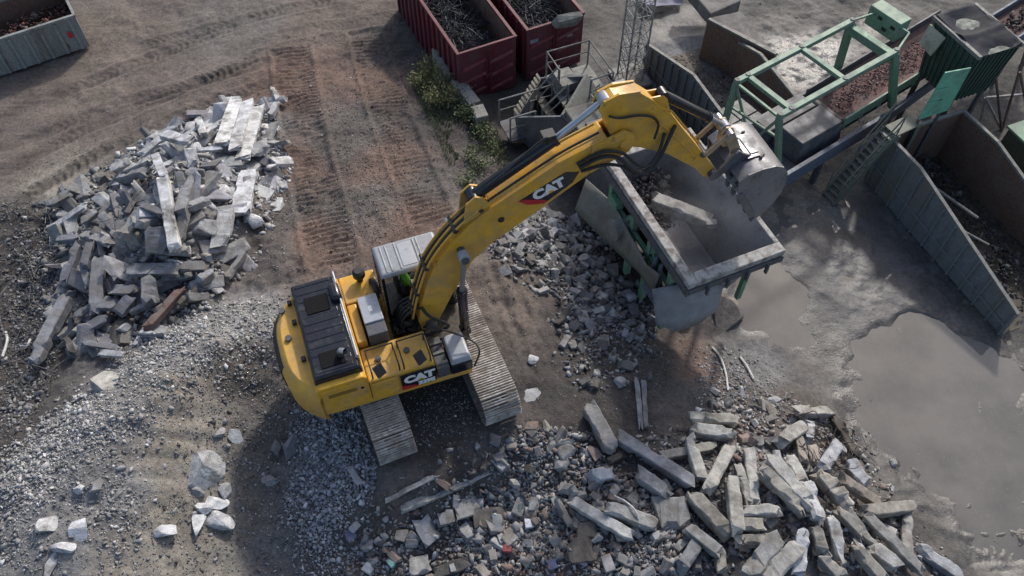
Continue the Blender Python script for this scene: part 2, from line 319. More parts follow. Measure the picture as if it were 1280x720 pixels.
def b0(u, v):
    z = -1.
    for k in range(10):
        P = atz(u, v, z); z = .5*z+.5*float(base_z(np.array([P[0]]), np.array([P[1]]))[0])
    return P
def seg_coord(a, b):
    t = b-a; L = np.hypot(*t); t = t/L; n = np.array([-t[1], t[0]])
    return (XX-a[0])*t[0]+(YY-a[1])*t[1], (XX-a[0])*n[0]+(YY-a[1])*n[1], L
# machine track imprints: pressed band with bar marks across
def imprint(pts, wd, pitch, depth, chev=0, amp=.035, moist=.92):
    global ZZ
    P = [b0(*q)[:2] for q in pts]; s0 = 0
    for a, b in zip(P[:-1], P[1:]):
        s, n, L = seg_coord(a, b)
        msk = np.clip((wd/2-np.abs(n))/.08, 0, 1)*np.clip((s+.05)/.1, 0, 1)*np.clip((L+.05-s)/.1, 0, 1)
        ph = (s+s0+chev*np.abs(n)+.16*fbm(XX, YY, 1.1, 3, 77))/pitch*2*math.pi
        wav = np.abs(np.sin(ph/2))
        nz = np.clip(.7+2.0*vnoise(XX*1.3, YY*1.3, 31)+1.2*vnoise(XX*4, YY*4, 33), 0, 1.3)
        ZZ = ZZ+msk*(-depth+amp*wav*nz)
        ZC[..., :3] *= (1-(1-moist)*msk*np.clip(.6+1.4*(vnoise(XX*1.1, YY*1.1, 35)+.3), 0, 1.3)*(1.25-.5*wav))[..., None]
        edge = np.clip(1-np.abs(np.abs(n)-wd/2-.08)/.1, 0, 1)*np.clip((s+.05)/.1, 0, 1)*np.clip((L+.05-s)/.1, 0, 1)
        ZZ = ZZ+edge*depth*.7
        s0 += L
imprint([(362,58),(385,200),(418,330)], 1.35, .20, .08, amp=.085)
imprint([(455,38),(490,150),(545,285)], 1.25, .20, .08, amp=.085)
imprint([(612,330),(668,470)], .22, .3, .06, amp=.03)
imprint([(640,350),(690,450)], .18, .3, .05, amp=.02)
for a in ([(-10,222),(110,160),(230,112),(345,62)],[(20,255),(130,190),(250,135),(350,100)],[(-10,150),(120,100),(300,30)],[(180,60),(330,20),(420,0)],[(-10,190),(150,130),(340,78)],[(60,290),(40,240),(140,180)]):
    imprint(a, .62, .24, .035, chev=.5, amp=.065, moist=.72)
imprint([(300,60),(400,35),(520,20)], .7, .2, .03, chev=.6, amp=.04)
imprint([(1085,690),(1130,655),(1210,690),(1285,685)], .6, .2, .03, chev=.6, amp=.05)
imprint([(1090,600),(1150,590),(1230,650),(1290,690)], .55, .2, .03, chev=.6, amp=.05)
# bucket scrape benches on the light earth slope left of the machine
P0 = b0(215, 520)
dd = np.exp(-(((XX-P0[0])/1.1)**2+((YY-P0[1])/1.3)**2))
ZZ = ZZ+dd*.07*np.abs(np.sin((YY-P0[1])*6+fbm(XX, YY, 1, 2, 5)*2))
# level ground under the machine's tracks and under the plant
T = R(112.5); tx = (XX-EX[0])*math.cos(T)+(YY-EX[1])*math.sin(T); ty = -(XX-EX[0])*math.sin(T)+(YY-EX[1])*math.cos(T)
trk = np.clip((2.7-np.abs(tx))/.3, 0, 1)*np.clip((1.9-np.abs(ty))/.25, 0, 1)
ZZ = ZZ*(1-trk)+trk*(-.02+.012*fbm(XX, YY, 4, 3, 8))
# puddle basins
PUD = [[(1085,405),(1170,395),(1290,470),(1290,625),(1230,640),(1150,570),(1080,560),(1050,510),(1062,440)],
       [(925,335),(965,330),(1000,380),(1018,430),(985,440),(930,400)], [(1195,640),(1260,632),(1290,650),(1290,700),(1215,706)],
       [(810,5),(862,0),(880,45),(820,55)], [(1060,15),(1110,5),(1120,40),(1075,45)]]
basin = np.zeros(XX.shape)
for pl in PUD:
    P = [atz(u, v, -2)[:2] for u, v in pl]
    ins = inpoly(XX+.8*fbm(XX, YY, .7, 5, 21), YY+.8*fbm(XX, YY, .7, 5, 22), P)
    basin = np.maximum(basin, ins.astype(float))
for k in range(4):
    b = basin.copy(); b[1:-1, 1:-1] = (basin[1:-1, 1:-1]*2+basin[:-2, 1:-1]+basin[2:, 1:-1]+basin[1:-1, :-2]+basin[1:-1, 2:])/6; basin = b
low = np.clip((-1.80-ZZ)/.1, 0, 1)
rg = basin.copy()
for k in range(14): rg[1:-1, 1:-1] = (rg[:-2, 1:-1]+rg[2:, 1:-1]+rg[1:-1, :-2]+rg[1:-1, 2:])/4
ZC[..., :3] *= (1-.38*np.clip(rg*2.2, 0, 1)*low)[..., None]; ZC[..., 4] = np.clip(ZC[..., 4]+.3*np.clip(rg*2, 0, 1)*low, 0, 1)
ZZ = ZZ-basin*(.03+.06*fbm(XX, YY, .9, 4, 28))*low+(1-basin)*low*.022
def zg(x, y):
    x = np.asarray(x, float); y = np.asarray(y, float)
    i = np.clip(np.searchsorted(GX, x)-1, 0, len(GX)-2); j = np.clip(np.searchsorted(GY, y)-1, 0, len(GY)-2)
    fx = np.clip((x-GX[i])/(GX[i+1]-GX[i]), 0, 1); fy = np.clip((y-GY[j])/(GY[j+1]-GY[j]), 0, 1)
    return (ZZ[j, i]*(1-fx)+ZZ[j, i+1]*fx)*(1-fy)+(ZZ[j+1, i]*(1-fx)+ZZ[j+1, i+1]*fx)*fy
def ong(u, v, up=0.0):
    z = -1.
    for k in range(14):
        P = atz(u, v, z+up); z = .5*z+.5*float(zg(P[0], P[1]))
    return Vector(atz(u, v, z+up))
def ground_mesh():
    ny, nx = XX.shape; me = bpy.data.meshes.new('ground')
    co = np.stack([XX, YY, ZZ], -1).reshape(-1, 3).astype(np.float32)
    idx = np.arange(nx*ny).reshape(ny, nx); q = np.stack([idx[:-1, :-1], idx[:-1, 1:], idx[1:, 1:], idx[1:, :-1]], -1).reshape(-1, 4)
    me.vertices.add(len(co)); me.vertices.foreach_set('co', co.ravel())
    me.loops.add(q.size); me.loops.foreach_set('vertex_index', q.ravel().astype(np.int32))
    me.polygons.add(len(q)); me.polygons.foreach_set('loop_start', np.arange(0, q.size, 4, dtype=np.int32)); me.polygons.foreach_set('loop_total', np.full(len(q), 4, dtype=np.int32))
    me.polygons.foreach_set('use_smooth', np.ones(len(q), bool)); me.update()
    c = np.ones((nx*ny, 4), np.float32); c[:, :3] = ZC[..., :3].reshape(-1, 3)
    wet = ZC[..., 4].copy(); wet = np.clip(wet+.3*fbm(XX, YY, .8, 4, 91), 0, 1); c[:, 3] = wet.ravel()
    a = me.color_attributes.new('Col', 'FLOAT_COLOR', 'POINT'); a.data.foreach_set('color', c.ravel())
    return me
gme = ground_mesh()
m, t, p = mk('soil'); tc = N(t, 'ShaderNodeTexCoord').outputs['Object']
at = N(t, 'ShaderNodeAttribute', attribute_name='Col')
c = at.outputs['Color']
c = mix(t, 1., c, ramp(t, noise(t, tc, .9, 7, .62), .3, .7, (.70, .69, .68, 1), (1.30, 1.31, 1.32, 1)), 'MULTIPLY')
c = mix(t, 1., c, ramp(t, noise(t, tc, 9, 6, .65), .3, .7, (.62, .61, .6, 1), (1.38, 1.38, 1.38, 1)), 'MULTIPLY')
vo = N(t, 'ShaderNodeTexVoronoi'); vo.inputs['Scale'].default_value = 22; vo.inputs['Randomness'].default_value = 1; t.links.new(tc, vo.inputs['Vector'])
stone = ramp(t, vo.outputs['Distance'], .12, .34, (1, 1, 1, 1), (0, 0, 0, 1))
pick = N(t, 'ShaderNodeSeparateColor'); t.links.new(vo.outputs['Color'], pick.inputs[0])
dry = N(t, 'ShaderNodeMath', operation='SUBTRACT'); dry.inputs[0].default_value = 1; t.links.new(at.outputs['Alpha'], dry.inputs[1])
sel = N(t, 'ShaderNodeMath', operation='GREATER_THAN'); t.links.new(pick.outputs[0], sel.inputs[0]); sel.inputs[1].default_value = .62
ms = N(t, 'ShaderNodeMath', operation='MULTIPLY'); t.links.new(stone, ms.inputs[0]); t.links.new(sel.outputs[0], ms.inputs[1])
ms2 = N(t, 'ShaderNodeMath', operation='MULTIPLY'); t.links.new(ms.outputs[0], ms2.inputs[0]); t.links.new(dry.outputs[0], ms2.inputs[1])
peb = mix(t, .5, mix(t, 1., c, (1.6, 1.6, 1.62), 'MULTIPLY'), (.19, .185, .18))
c = mix(t, ms2.outputs[0], c, peb)
t.links.new(c, p.inputs['Base Color'])
rr = N(t, 'ShaderNodeMapRange'); t.links.new(at.outputs['Alpha'], rr.inputs[0]); rr.inputs[1].default_value = .3; rr.inputs[2].default_value = 1; rr.inputs[3].default_value = .92; rr.inputs[4].default_value = .26
t.links.new(rr.outputs[0], p.inputs['Roughness'])
hs = N(t, 'ShaderNodeMath', operation='MULTIPLY_ADD'); t.links.new(ms.outputs[0], hs.inputs[0]); hs.inputs[1].default_value = .25; t.links.new(noise(t, tc, 14, 9, .7), hs.inputs[2])
b = N(t, 'ShaderNodeBump'); b.inputs['Distance'].default_value = .05
bs = N(t, 'ShaderNodeMapRange'); t.links.new(at.outputs['Alpha'], bs.inputs[0]); bs.inputs[3].default_value = .8; bs.inputs[4].default_value = .4; t.links.new(bs.outputs[0], b.inputs['Strength'])
t.links.new(hs.outputs[0], b.inputs['Height']); t.links.new(b.outputs[0], p.inputs['Normal'])
M['soil'] = m
gme.materials.append(m); go = bpy.data.objects.new('ground', gme); COL.objects.link(go); tag(go, 'bare muddy demolition yard ground with mounds and tyre tracks', 'ground', kind='structure')
# muddy standing water
m, t, p = mk('muddy_water'); tc = N(t, 'ShaderNodeTexCoord').outputs['Object']
c = mix(t, ramp(t, noise(t, tc, .55, 6), .40, .62), (.175, .162, .144), (.125, .118, .107)); c = mix(t, ramp(t, noise(t, tc, 30, 2), .68, .71), c, (.26, .245, .22)); t.links.new(c, p.inputs['Base Color']); p.inputs['Roughness'].default_value = .03; p.inputs['IOR'].default_value = 1.45
b = N(t, 'ShaderNodeBump'); b.inputs['Strength'].default_value = .03; b.inputs['Distance'].default_value = .02; t.links.new(noise(t, tc, 3, 3), b.inputs['Height']); t.links.new(b.outputs[0], p.inputs['Normal'])
mbw = MB()
mbw.add([(.5, 4, -2.022), (24, 4, -2.022), (24, 16, -2.022), (13, 18.5, -2.022), (.5, 18.5, -2.022)], [(0, 1, 2, 3, 4)])
wo = mbw.build('water', m); tag(wo, 'shallow brown puddles standing on the yard', 'water', kind='structure')
# ------------------------------------------------------------------ excavator
ex = empty('tracked_excavator', tuple(EX), YU, 'yellow tracked excavator tipping its bucket over the crusher hopper', 'excavator')
UC = Matrix.Rotation(R(112.5)-YU, 4, 'Z')   # undercarriage turned against the upper body
def stadium(hx, r, zc, n=14):
    P = []
    for i in range(n+1): a = -math.pi/2+math.pi*i/n; P.append((hx+r*math.cos(a), zc+r*math.sin(a)))
    for i in range(n+1): a = math.pi/2+math.pi*i/n; P.append((-hx+r*math.cos(a), zc+r*math.sin(a)))
    return P
def along(P, step):
    P = P+[P[0]]; out = []; acc = 0; nxt = 0
    for a, b in zip(P[:-1], P[1:]):
        L = math.hypot(b[0]-a[0], b[1]-a[1])
        while nxt <= acc+L and L > 0:
            q = (nxt-acc)/L; out.append((a[0]+(b[0]-a[0])*q, a[1]+(b[1]-a[1])*q, math.atan2(b[1]-a[1], b[0]-a[0]))); nxt += step
        acc += L
    return out
for side in (1, -1):
    yc = side*2.547/2; mb = MB(); hw = .438
    path = stadium(1.96, .46, .49); per = 2*math.pi*.46+4*1.96; npad = 57
    for x, z, a in along(path, per/npad)[:npad]:
        Mx = UC @ Matrix.Translation((x, yc, z)) @ Matrix.Rotation(-a, 4, 'Y')
        tn = .85+.3*random.random(); mb.cur = (.36*tn, .33*tn, .29*tn)
        mb.box(-.088, .088, -hw, hw, -.035, -.008, Mx)
        mb.cur = (.58*tn, .54*tn, .485*tn)
        for gx in (-.07, -.005, .06): mb.box(gx-.009, gx+.009, -hw, hw, -.06, -.034, Mx)
        mb.cur = (.03, .024, .02)
        for gy in (-.19, .05): mb.box(-.05, -.016, gy+random.uniform(-.04, .0), gy+.15, -.0372, -.0345, Mx)
    tr_ = mb.build('track', M['track'], ex, col=True)
    f = MB(); f.prism([(x*.97, .49+(z-.49)*.62) for x, z in stadium(1.9, .42, .49, 6)], yc-.22, yc+.22, UC)
    f.build('track_frame', M['engine'], tr_)
    for sx, nm in ((1.96, 'idler'), (-1.96, 'sprocket')):
        g = MB(); g.tube([(sx, yc-.12, .49), (sx, yc+.12, .49)], .40, 20, UC); g.tube([(sx, yc-.25, .49), (sx, yc+.25, .49)], .17, 12, UC)
        if nm == 'sprocket':
            for k in range(14):
                a = 2*math.pi*k/14; g.box(-.05, .05, yc-.06, yc+.06, .38, .45, UC @ Matrix.Translation((sx, 0, .49)) @ Matrix.Rotation(a, 4, 'Y'))
        g.build(nm, M['engine'], tr_)
    for k in range(7):
        g = MB(); xx = -1.5+k*.5; g.tube([(xx, yc-.2, .18), (xx, yc+.2, .18)], .11, 10, UC); g.build('roller', M['engine'], tr_)
mb = MB(); mb.box(-.75, .75, -.85, .85, .5, .92, UC, .1, .1)
for sx in (-1, 1):
    for sy in (-1, 1): mb.bar(UC @ Vector((sx*.5, sy*.6, .72)), UC @ Vector((sx*1.0, sy*1.1, .5)), .4, .32)
mb.tube([(0, 0, .9), (0, 0, 1.12)], .62, 28)
mb.build('carbody', M['engine'], ex, .02)
# upper frame
mb = MB(); mb.prism([(-2.42, -1.34), (.98, -1.40), (1.0, -.56), (.3, -.5), (.3, .5), (1.0, .5), (1.06, 1.43), (-2.42, 1.37)], 1.1, 1.26, plane='xy')
mb.build('upper_frame', M['yellow'], ex, .015)
mb = MB(); mb.box(.31, 1.22, -.54, .48, 1.1, 1.3, tx=.02); mb.build('boom_mount', M['engine'], ex, .03)
# counterweight: arc in plan, sloped upper edge
def cwring(inset, z, xr):
    P = []
    for i in range(21):
        a = -1+2*i/20; y = a*(1.44-inset); x = xr+(.62*abs(a)**3.2)
        P.append((x, y, z))
    return P
rings = [cwring(.05, 1.02, -2.98), cwring(0, 1.12, -3.05), cwring(0, 1.92, -3.06), cwring(.03, 2.06, -3.0), cwring(.06, 2.18, -2.86)]
mb = MB(); n = 21
vs = [p for r in rings for p in r]; fs = [(i*n+j, i*n+j+1, (i+1)*n+j+1, (i+1)*n+j) for i in range(len(rings)-1) for j in range(n-1)]
b = len(vs); vs += [(-2.40, p[1]*.985, p[2]) for p in rings[-1]]; fs += [((len(rings)-1)*n+j, (len(rings)-1)*n+j+1, b+j+1, b+j) for j in range(n-1)]
c0 = len(vs); vs += [(-2.40, p[1], p[2]) for p in rings[0]]; fs += [(j+1, j, c0+j, c0+j+1) for j in range(n-1)]
fs += [(0, n, 2*n, 3*n, 4*n, b, c0), (4*n+n-1, 3*n+n-1, 2*n+n-1, n+n-1, n-1, c0+n-1, b+n-1)]
mb.add(vs, fs); cwt = mb.build('counterweight', M['yellow'], ex, .02, smooth=True)
mb = MB(); 
a0 = [(x-.012, y, z) for x, y, z in cwring(0, 1.3, -3.06)][7:19]; a1 = [(x-.012, y, z) for x, y, z in cwring(0, 1.93, -3.065)][7:19]
a2 = [(x+.05, y*.99, 2.085) for x, y, z in cwring(.02, 2, -3.02)][7:19]
k = len(a0); mb.add(a0+a1+a2, [(j, j+1, k+j+1, k+j) for j in range(k-1)]+[(k+j, k+j+1, 2*k+j+1, 2*k+j) for j in range(k-1)])
q = mb.build('rear_bumper', M['rubber'], cwt); sm = q.modifiers.new('s', 'SOLIDIFY'); sm.thickness = .05; sm.offset = -.5
for yy in (.95, .18):
    mb = MB(); mb.tube([(-2.72, yy, 2.15), (-2.72, yy, 2.24)], .055, 14); mb.tube([(-2.72, yy, 2.2), (-2.72, yy, 2.245)], .075, 14); mb.build('lifting_eye', M['darkgrey'], cwt)
for yy in (-.45, .55, 1.1):
    mb = MB(); mb.box(-2.56, -2.47, yy-.06, yy+.06, 2.16, 2.26); mb.build('latch', M['black'], cwt, .015)
# side body, right: two door faces and the tank block ahead
mb = MB(); mb.prism([(-1.34, 1.262), (-1.34, 2.28), (-1.42, 2.36), (-2.36, 2.36), (-2.44, 2.26), (-2.44, 1.262)], -1.41, 1.36); mb.build('engine_bay', M['yellow'], ex, .03)
for x0, x1 in ((-2.36, -1.40),):
    mb = MB(); mb.box(x0, x1, -1.432, -1.40, 1.32, 2.24); d = mb.build('side_door', M['yellow'], ex, .012)
    mb = MB()
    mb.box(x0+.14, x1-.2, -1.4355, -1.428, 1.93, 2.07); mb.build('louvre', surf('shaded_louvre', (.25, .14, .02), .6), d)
    mb = MB(); mb.box(x1-.12, x1-.05, -1.445, -1.43, 1.95, 2.02); mb.build('door_handle', M['black'], d)
mb = MB(); mb.box(-1.33, .14, -1.415, -.48, 1.263, 2.03, tx=.0, ty=.03); tank = mb.build('tank_block', M['yellow'], ex, .035)
mb = MB(); mb.box(-1.28, -.70, -1.43, -1.40, 1.32, 1.96); mb.build('side_door', M['yellow'], ex, .012)
mb = MB()
for xx in (-1.0, -.35): mb.tube([(xx, -.9, 2.02), (xx, -.9, 2.08)], .07, 12)
mb.build('filler_cap', M['darkgrey'], tank)
mb = MB(); mb.box(-.66, .13, -1.431, -1.41, 1.32, 1.93); dec = mb.build('decal_panel', M['black'], ex, .006)
Mt = Matrix.Translation((-.24, -1.433, 1.69)) @ Matrix.Rotation(math.pi/2, 4, 'X')
text_mesh('maker_lettering', 'CAT', .36, M['white'], dec, Mt, bold=.022, xs=1.0)
text_mesh('model_lettering', '329E', .19, M['white'], dec, Matrix.Translation((-.10, -1.433, 1.42)) @ Matrix.Rotation(math.pi/2, 4, 'X'), bold=.012, xs=1.05)
mb = MB(); mb.slab([(-.37, -1.4345, 1.56), (-.11, -1.4345, 1.56), (-.24, -1.4345, 1.70)], .002); mb.build('triangle_mark', M['triangle'], dec)
mb = MB(); mb.slab([(-.66, -1.4335, 1.32), (-.25, -1.4335, 1.32), (-.36, -1.4335, 1.41), (-.66, -1.4335, 1.50)], .002); mb.build('red_flash', M['red'], dec)
# stepped battery and tool boxes in front
mb = MB(); mb.box(.18, .47, -1.38, -.55, 1.263, 1.66); mb.build('step_box', M['darkgrey'], ex, .02)
mb = MB(); mb.box(.5, 1.0, -1.40, -.62, 1.263, 1.62); tb = mb.build('tool_box', M['black'], ex, .02)
mb = MB(); mb.box(.5, 1.0, -1.39, -.62, 1.623, 1.80, tx=.04, ty=.05); mb.build('lid', M['greybox'], tb, .04)
mb = MB()
for yy in (-1.25, -.98, -.72): mb.box(.2, .46, yy-.03, yy+.03, 1.662, 1.70)
mb.build('step_tread', M['galv'], ex)
# yellow decks either side of the grey box
mb = MB(); mb.box(-1.32, -.5, .62, 1.40, 1.263, 2.22); mb.build('air_cleaner_cabinet', M['yellow'], ex, .03)
mb = MB(); mb.box(-1.32, -1.10, -.46, .60, 1.263, 2.2); mb.build('rear_deck', M['yellow'], ex, .03)
mb = MB(); mb.box(-1.08, -.62, -.46, .60, 1.263, 2.0); mb.build('pump_housing', M['engine'], ex, .02)
mb = MB(); mb.tube([(-.85, 1.17, 2.22), (-.85, 1.17, 2.38)], .07, 14); mb.tube([(-.85, 1.17, 2.38), (-.85, 1.17, 2.42), (-.85, 1.17, 2.55), (-.85, 1.17, 2.60)], [.12, .145, .145, .09], 18); mb.build('pre_cleaner', M['rubber'], ex, smooth=True)
mb = MB(True); mb.tube([(-.62, 1.02, 2.24), (-.60, .98, 2.33), (-.58, .85, 2.36), (-.57, .72, 2.3), (-.57, .68, 2.1)], .075, 12); mb.build('intake_hose', M['rubber'], ex, smooth=True)
mb = MB(); mb.box(-1.06, -.62, -.18, .56, 2.005, 2.44); gb = mb.build('grey_tool_chest', M['greybox'], ex, .02)
mb = MB(); mb.box(-1.06, -.62, -.50, -.185, 2.005, 2.40, tx=0, ty=0); mb.build('chest_front', M['darkgrey'], gb, .02)
mb = MB(); mb.box(-.88, -.80, .1, .26, 2.441, 2.446); mb.build('sticker', M['white'], gb)
# black engine hood with ribs, two meshes, bright rail bars and exhaust
mb = MB(); mb.box(-2.43, -1.36, -1.28, 1.345, 2.30, 2.55, tx=.05, ty=.05); hood = mb.build('engine_hood', M['black'], ex, .05, smooth=True, segs=3)
y = -1.1
while y < 1.25:
    if not (.36 < y < .72 or -1.08 < y < -.72):
        mb = MB(); mb.box(-2.33, -1.5, y-.06, y+.06, 2.543, 2.562, tx=.02, ty=.03); mb.build('rib', M['black'], hood, .01)
    else:
        mb = MB(); mb.box(-2.30, -1.52, y-.05, y+.05, 2.545, 2.555); mb.build('rib', M['black'], hood, .006)
    y += .21
for y0, y1 in ((.38, .84), (-1.06, -.66)):
    mb = MB(); mb.box(-2.18, -1.66, y0, y1, 2.556, 2.578); mb.build('mesh_screen', M['screen'], hood, .01)
mb = MB(); mb.box(-1.62, -1.34, .50, 1.0, 2.5, 2.72, tx=.03, ty=.03); mb.build('hood_bulge', M['black'], hood, .07, smooth=True, segs=3)
for y0, y1 in ((.95, 1.30), (-1.02, .52)):
    mb = MB(); mb.tube([(-1.40, y0, 2.55), (-1.40, y0, 2.63), (-1.40, y1, 2.63), (-1.40, y1, 2.55)], .024, 8); mb.build('hand_bar', M['greybox'], hood)
mb = MB(); mb.tube([(-1.72, -.85, 2.5), (-1.72, -.85, 2.68), (-1.70, -.88, 2.76), (-1.62, -.95, 2.80)], [.08, .08, .075, .07], 14, caps=False); mb.build('exhaust_pipe', M['chrome'], hood, smooth=True)
# handrails on the tank, mirrors
for x0, x1 in ((-1.22, -.62), (-.52, .08)):
    mb = MB(); mb.tube([(x0, -1.32, 2.02), (x0, -1.32, 2.28), (x0, -.75, 2.28), (x1, -.75, 2.28), (x1, -1.32, 2.28), (x1, -1.32, 2.02)], .02, 6)
    mb.tube([(x0, -.75, 2.28), (x0, -.75, 2.02)], .02, 6); mb.tube([(x1, -.75, 2.28), (x1, -.75, 2.02)], .02, 6); mb.build('handrail', M['rubber'], ex)
mb = MB(True); mb.tube([(.12, -.62, 2.0), (.3, -.62, 2.22), (.85, -.95, 2.1), (1.14, -1.18, 1.95), (1.16, -1.42, 1.9), (1.02, -1.45, 1.45)], .022, 6); mb.build('handrail', M['rubber'], ex)
for x0, z0 in ((-1.02, 2.2), (-.12, 2.22)):
    mb = MB(); mb.tube([(x0, -1.3, z0-.15), (x0, -1.36, z0+.08)], .015, 6); mb.box(x0-.11, x0+.11, -1.43, -1.37, z0-.02, z0+.26, Matrix.Translation((x0, -1.4, z0)) @ Matrix.Rotation(R(25), 4, 'Z') @ Matrix.Rotation(R(-35), 4, 'X') @ Matrix.Translation((-x0, 1.4, -z0))); mb.build('mirror', M['rubber'], ex, .02)
# swing area clutter between cab and tank
mb = MB(); mb.box(-.48, .95, -.42, .42, 1.262, 1.34)
for k in range(26):
    a = (random.uniform(-.5, .1), random.uniform(-.4, .42), random.uniform(1.35, 1.7)); bq = (a[0]+random.uniform(.1, .5), a[1]+random.uniform(-.3, .3), a[2]+random.uniform(-.15, .3)); cq = (a[0]+random.uniform(.05, .3), a[1]+random.uniform(-.2, .2), a[2]+.3)
    mb.tube([a, cq, bq], random.uniform(.018, .035), 6)
for k in range(9):
    c = (random.uniform(-.5, .05), random.uniform(-.38, .38), 1.34); mb.box(c[0]-.1, c[0]+.1, c[1]-.08, c[1]+.08, 1.34, random.uniform(1.45, 1.85))
mb.build('swing_gear', M['engine'], ex)
mb = MB(True)
for k in range(5):
    y = -.18+k*.09; mb.tube([(-.35, y, 1.6), (-.2, y*1.2, 2.25), (.1, y, 2.45), (.3, y, 2.35+.05*k)], .026, 7)
mb.tube([(.22, -.30, 2.6), (.35, -.42, 2.35), (.62, -.5, 2.1), (.72, -.5, 1.85), (.45, -.42, 1.66), (.1, -.4, 1.6)], .04, 8)
mb.build('hydraulic_hose', M['rubber'], ex, smooth=True)
# cab
cx0, cx1, cy0, cy1 = -.45, 1.05, .48, 1.42
mb = MB(); mb.box(cx0, cx1+.2, cy0, cy1, 1.263, 1.50); cab = mb.build('cab', M['black'], ex, .02)
for x, y, xt in ((cx0+.04, cy0+.04, cx0+.05), (cx0+.04, cy1-.04, cx0+.05), (cx1+.17, cy0+.04, cx1-.05), (cx1+.17, cy1-.04, cx1-.05), (.32, cy1-.04, .32)):
    mb = MB(); mb.bar((x, y, 1.49), (xt, y, 2.93), .07, .07); mb.build('pillar', M['black'], cab)
mb = MB(); mb.box(cx0, cx1, cy0, cy1, 2.90, 3.01, tx=.05, ty=.05); roof = mb.build('cab_roof', M['cabroof'], cab, .045, smooth=True, segs=3)
mb = MB()
for x in (-.28, -.16, .05, .48, .56): mb.box(x, x+.035, cy0+.1, cy1-.1, 3.009, 3.028)
mb.build('roof_rib', M['cabroof'], roof, .008)
mb = MB(); mb.box(.12, .44, cy0+.14, cy1-.14, 3.008, 3.022); mb.build('roof_hatch', M['greybox'], roof, .01)
for pts in ([(cx0+.1, cy0+.02, 1.52), (cx1+.1, cy0+.02, 1.52), (cx1-.05, cy0+.02, 2.9), (cx0+.1, cy0+.02, 2.9)], [(cx0+.1, cy1-.02, 1.52), (cx1+.1, cy1-.02, 1.52), (cx1-.05, cy1-.02, 2.9), (cx0+.1, cy1-.02, 2.9)],
            [(cx1+.18, cy0+.1, 1.52), (cx1+.18, cy1-.1, 1.52), (cx1-.03, cy1-.1, 2.9), (cx1-.03, cy0+.1, 2.9)], [(cx0+.02, cy0+.1, 1.9), (cx0+.02, cy1-.1, 1.9), (cx0+.02, cy1-.1, 2.9), (cx0+.02, cy0+.1, 2.9)]):
    mb = MB(); mb.slab(pts, .008); mb.build('window', M['glass'], cab)
mb = MB(); mb.box(-.02, .46, .70, 1.18, 1.51, 1.88); mb.box(-.12, .0, .70, 1.18, 1.85, 2.42, tx=.02, ty=.05); mb.build('seat', M['rubber'], cab, .05)
mb = MB(); mb.tube([(-.1, .98, 1.2), (-.1, .98, 1.3)], .05)
for yy in (.58, 1.28): mb.tube([(.5, yy, 1.5), (.5, yy, 2.05), (.52, yy, 2.16)], .025, 8)
mb.build('control_lever', M['rubber'], cab)
# boom
top = [(.12, 2.0), (.26, 2.7), (.42, 3.3), (.64, 3.86), (1.02, 4.42), (1.45, 4.86), (1.95, 5.22), (3.32, 5.98), (4.3, 6.33), (4.62, 6.40)]
low = [(4.86, 6.22), (4.92, 6.0), (4.82, 5.82), (4.70, 5.76), (3.85, 5.32), (2.77, 4.62), (1.96, 4.12), (1.48, 3.70), (1.24, 3.22), (.99, 2.75), (.70, 2.1), (.52, 1.70), (.36, 1.56), (.16, 1.64)]
mb = MB(); mb.prism(top[:-1]+[(4.35, 6.28)]+[(4.4, 5.66)]+low[4:], -.25, .25); 
boom = mb.build('boom', M['yellow'], ex, .012)
mb = MB()
for s in (-1, 1): mb.prism([(4.0, 6.2), (4.36, 6.31), (4.66, 6.42), (4.9, 6.25), (4.95, 6.02), (4.84, 5.82), (4.7, 5.74), (4.0, 5.46)], s*.252-.03, s*.252+.03)
mb.tube([(4.70, -.33, 6.08), (4.70, .33, 6.08)], .11, 18)
mb.build('boom_fork', M['yellow'], boom, .01)
mb = MB(); mb.tube([(.38, -.42, 1.86), (.38, .42, 1.86)], .12, 16); mb.tube([(1.22, -.62, 4.55-.35), (1.22, .62, 4.55-.35)], .085, 16); mb.build('pivot_pin', M['darkgrey'], boom, .01)
mb = MB()
for s in (-1, 1): mb.tube([(2.12, s*.24, 4.78), (2.12, s*.275, 4.78)], .07, 12)
mb.build('boss', M['engine'], boom)
# boom decal in the plane of the right face
dq = [boomxz(u, v, -.255) for u, v in ((648, 252), (707, 215), (724.5, 214.5), (716, 228), (682, 253), (660, 256))]
mb = MB(); mb.slab([(x, -.2535, z) for x, z in dq], .002); bd = mb.build('boom_decal', M['black'], boom)
rq = [boomxz(u, v, -.258) for u, v in ((648, 252), (656, 249.5), (684, 250), (680, 254.5), (659, 256.2))]
mb = MB(); mb.slab([(x, -.2575, z) for x, z in rq], .002); mb.build('red_flash', M['red'], bd)
pa = Vector((0, 0, 0)); xa, za = boomxz(672, 243, -.255); xb, zb = boomxz(698, 229, -.255)
ang = math.atan2(zb-za, xb-xa); cxz = ((xa+xb)/2, (za+zb)/2)
Mt = Matrix.Translation((cxz[0]+.02, -.2575, cxz[1]-.02)) @ Matrix.Rotation(-ang, 4, 'Y') @ Matrix.Rotation(math.pi/2, 4, 'X')
text_mesh('maker_lettering', 'CAT', .36, M['white'], bd, Mt, bold=.022)
def onface(dx, dz, yy): return (cxz[0]+.02+dx*math.cos(ang)-dz*math.sin(ang), yy, cxz[1]-.02+dx*math.sin(ang)+dz*math.cos(ang))
mb = MB(); mb.slab([onface(-.12, -.13, -.2595), onface(.14, -.13, -.2595), onface(.01, .01, -.2595)], .002); mb.build('triangle_mark', M['triangle'], bd)
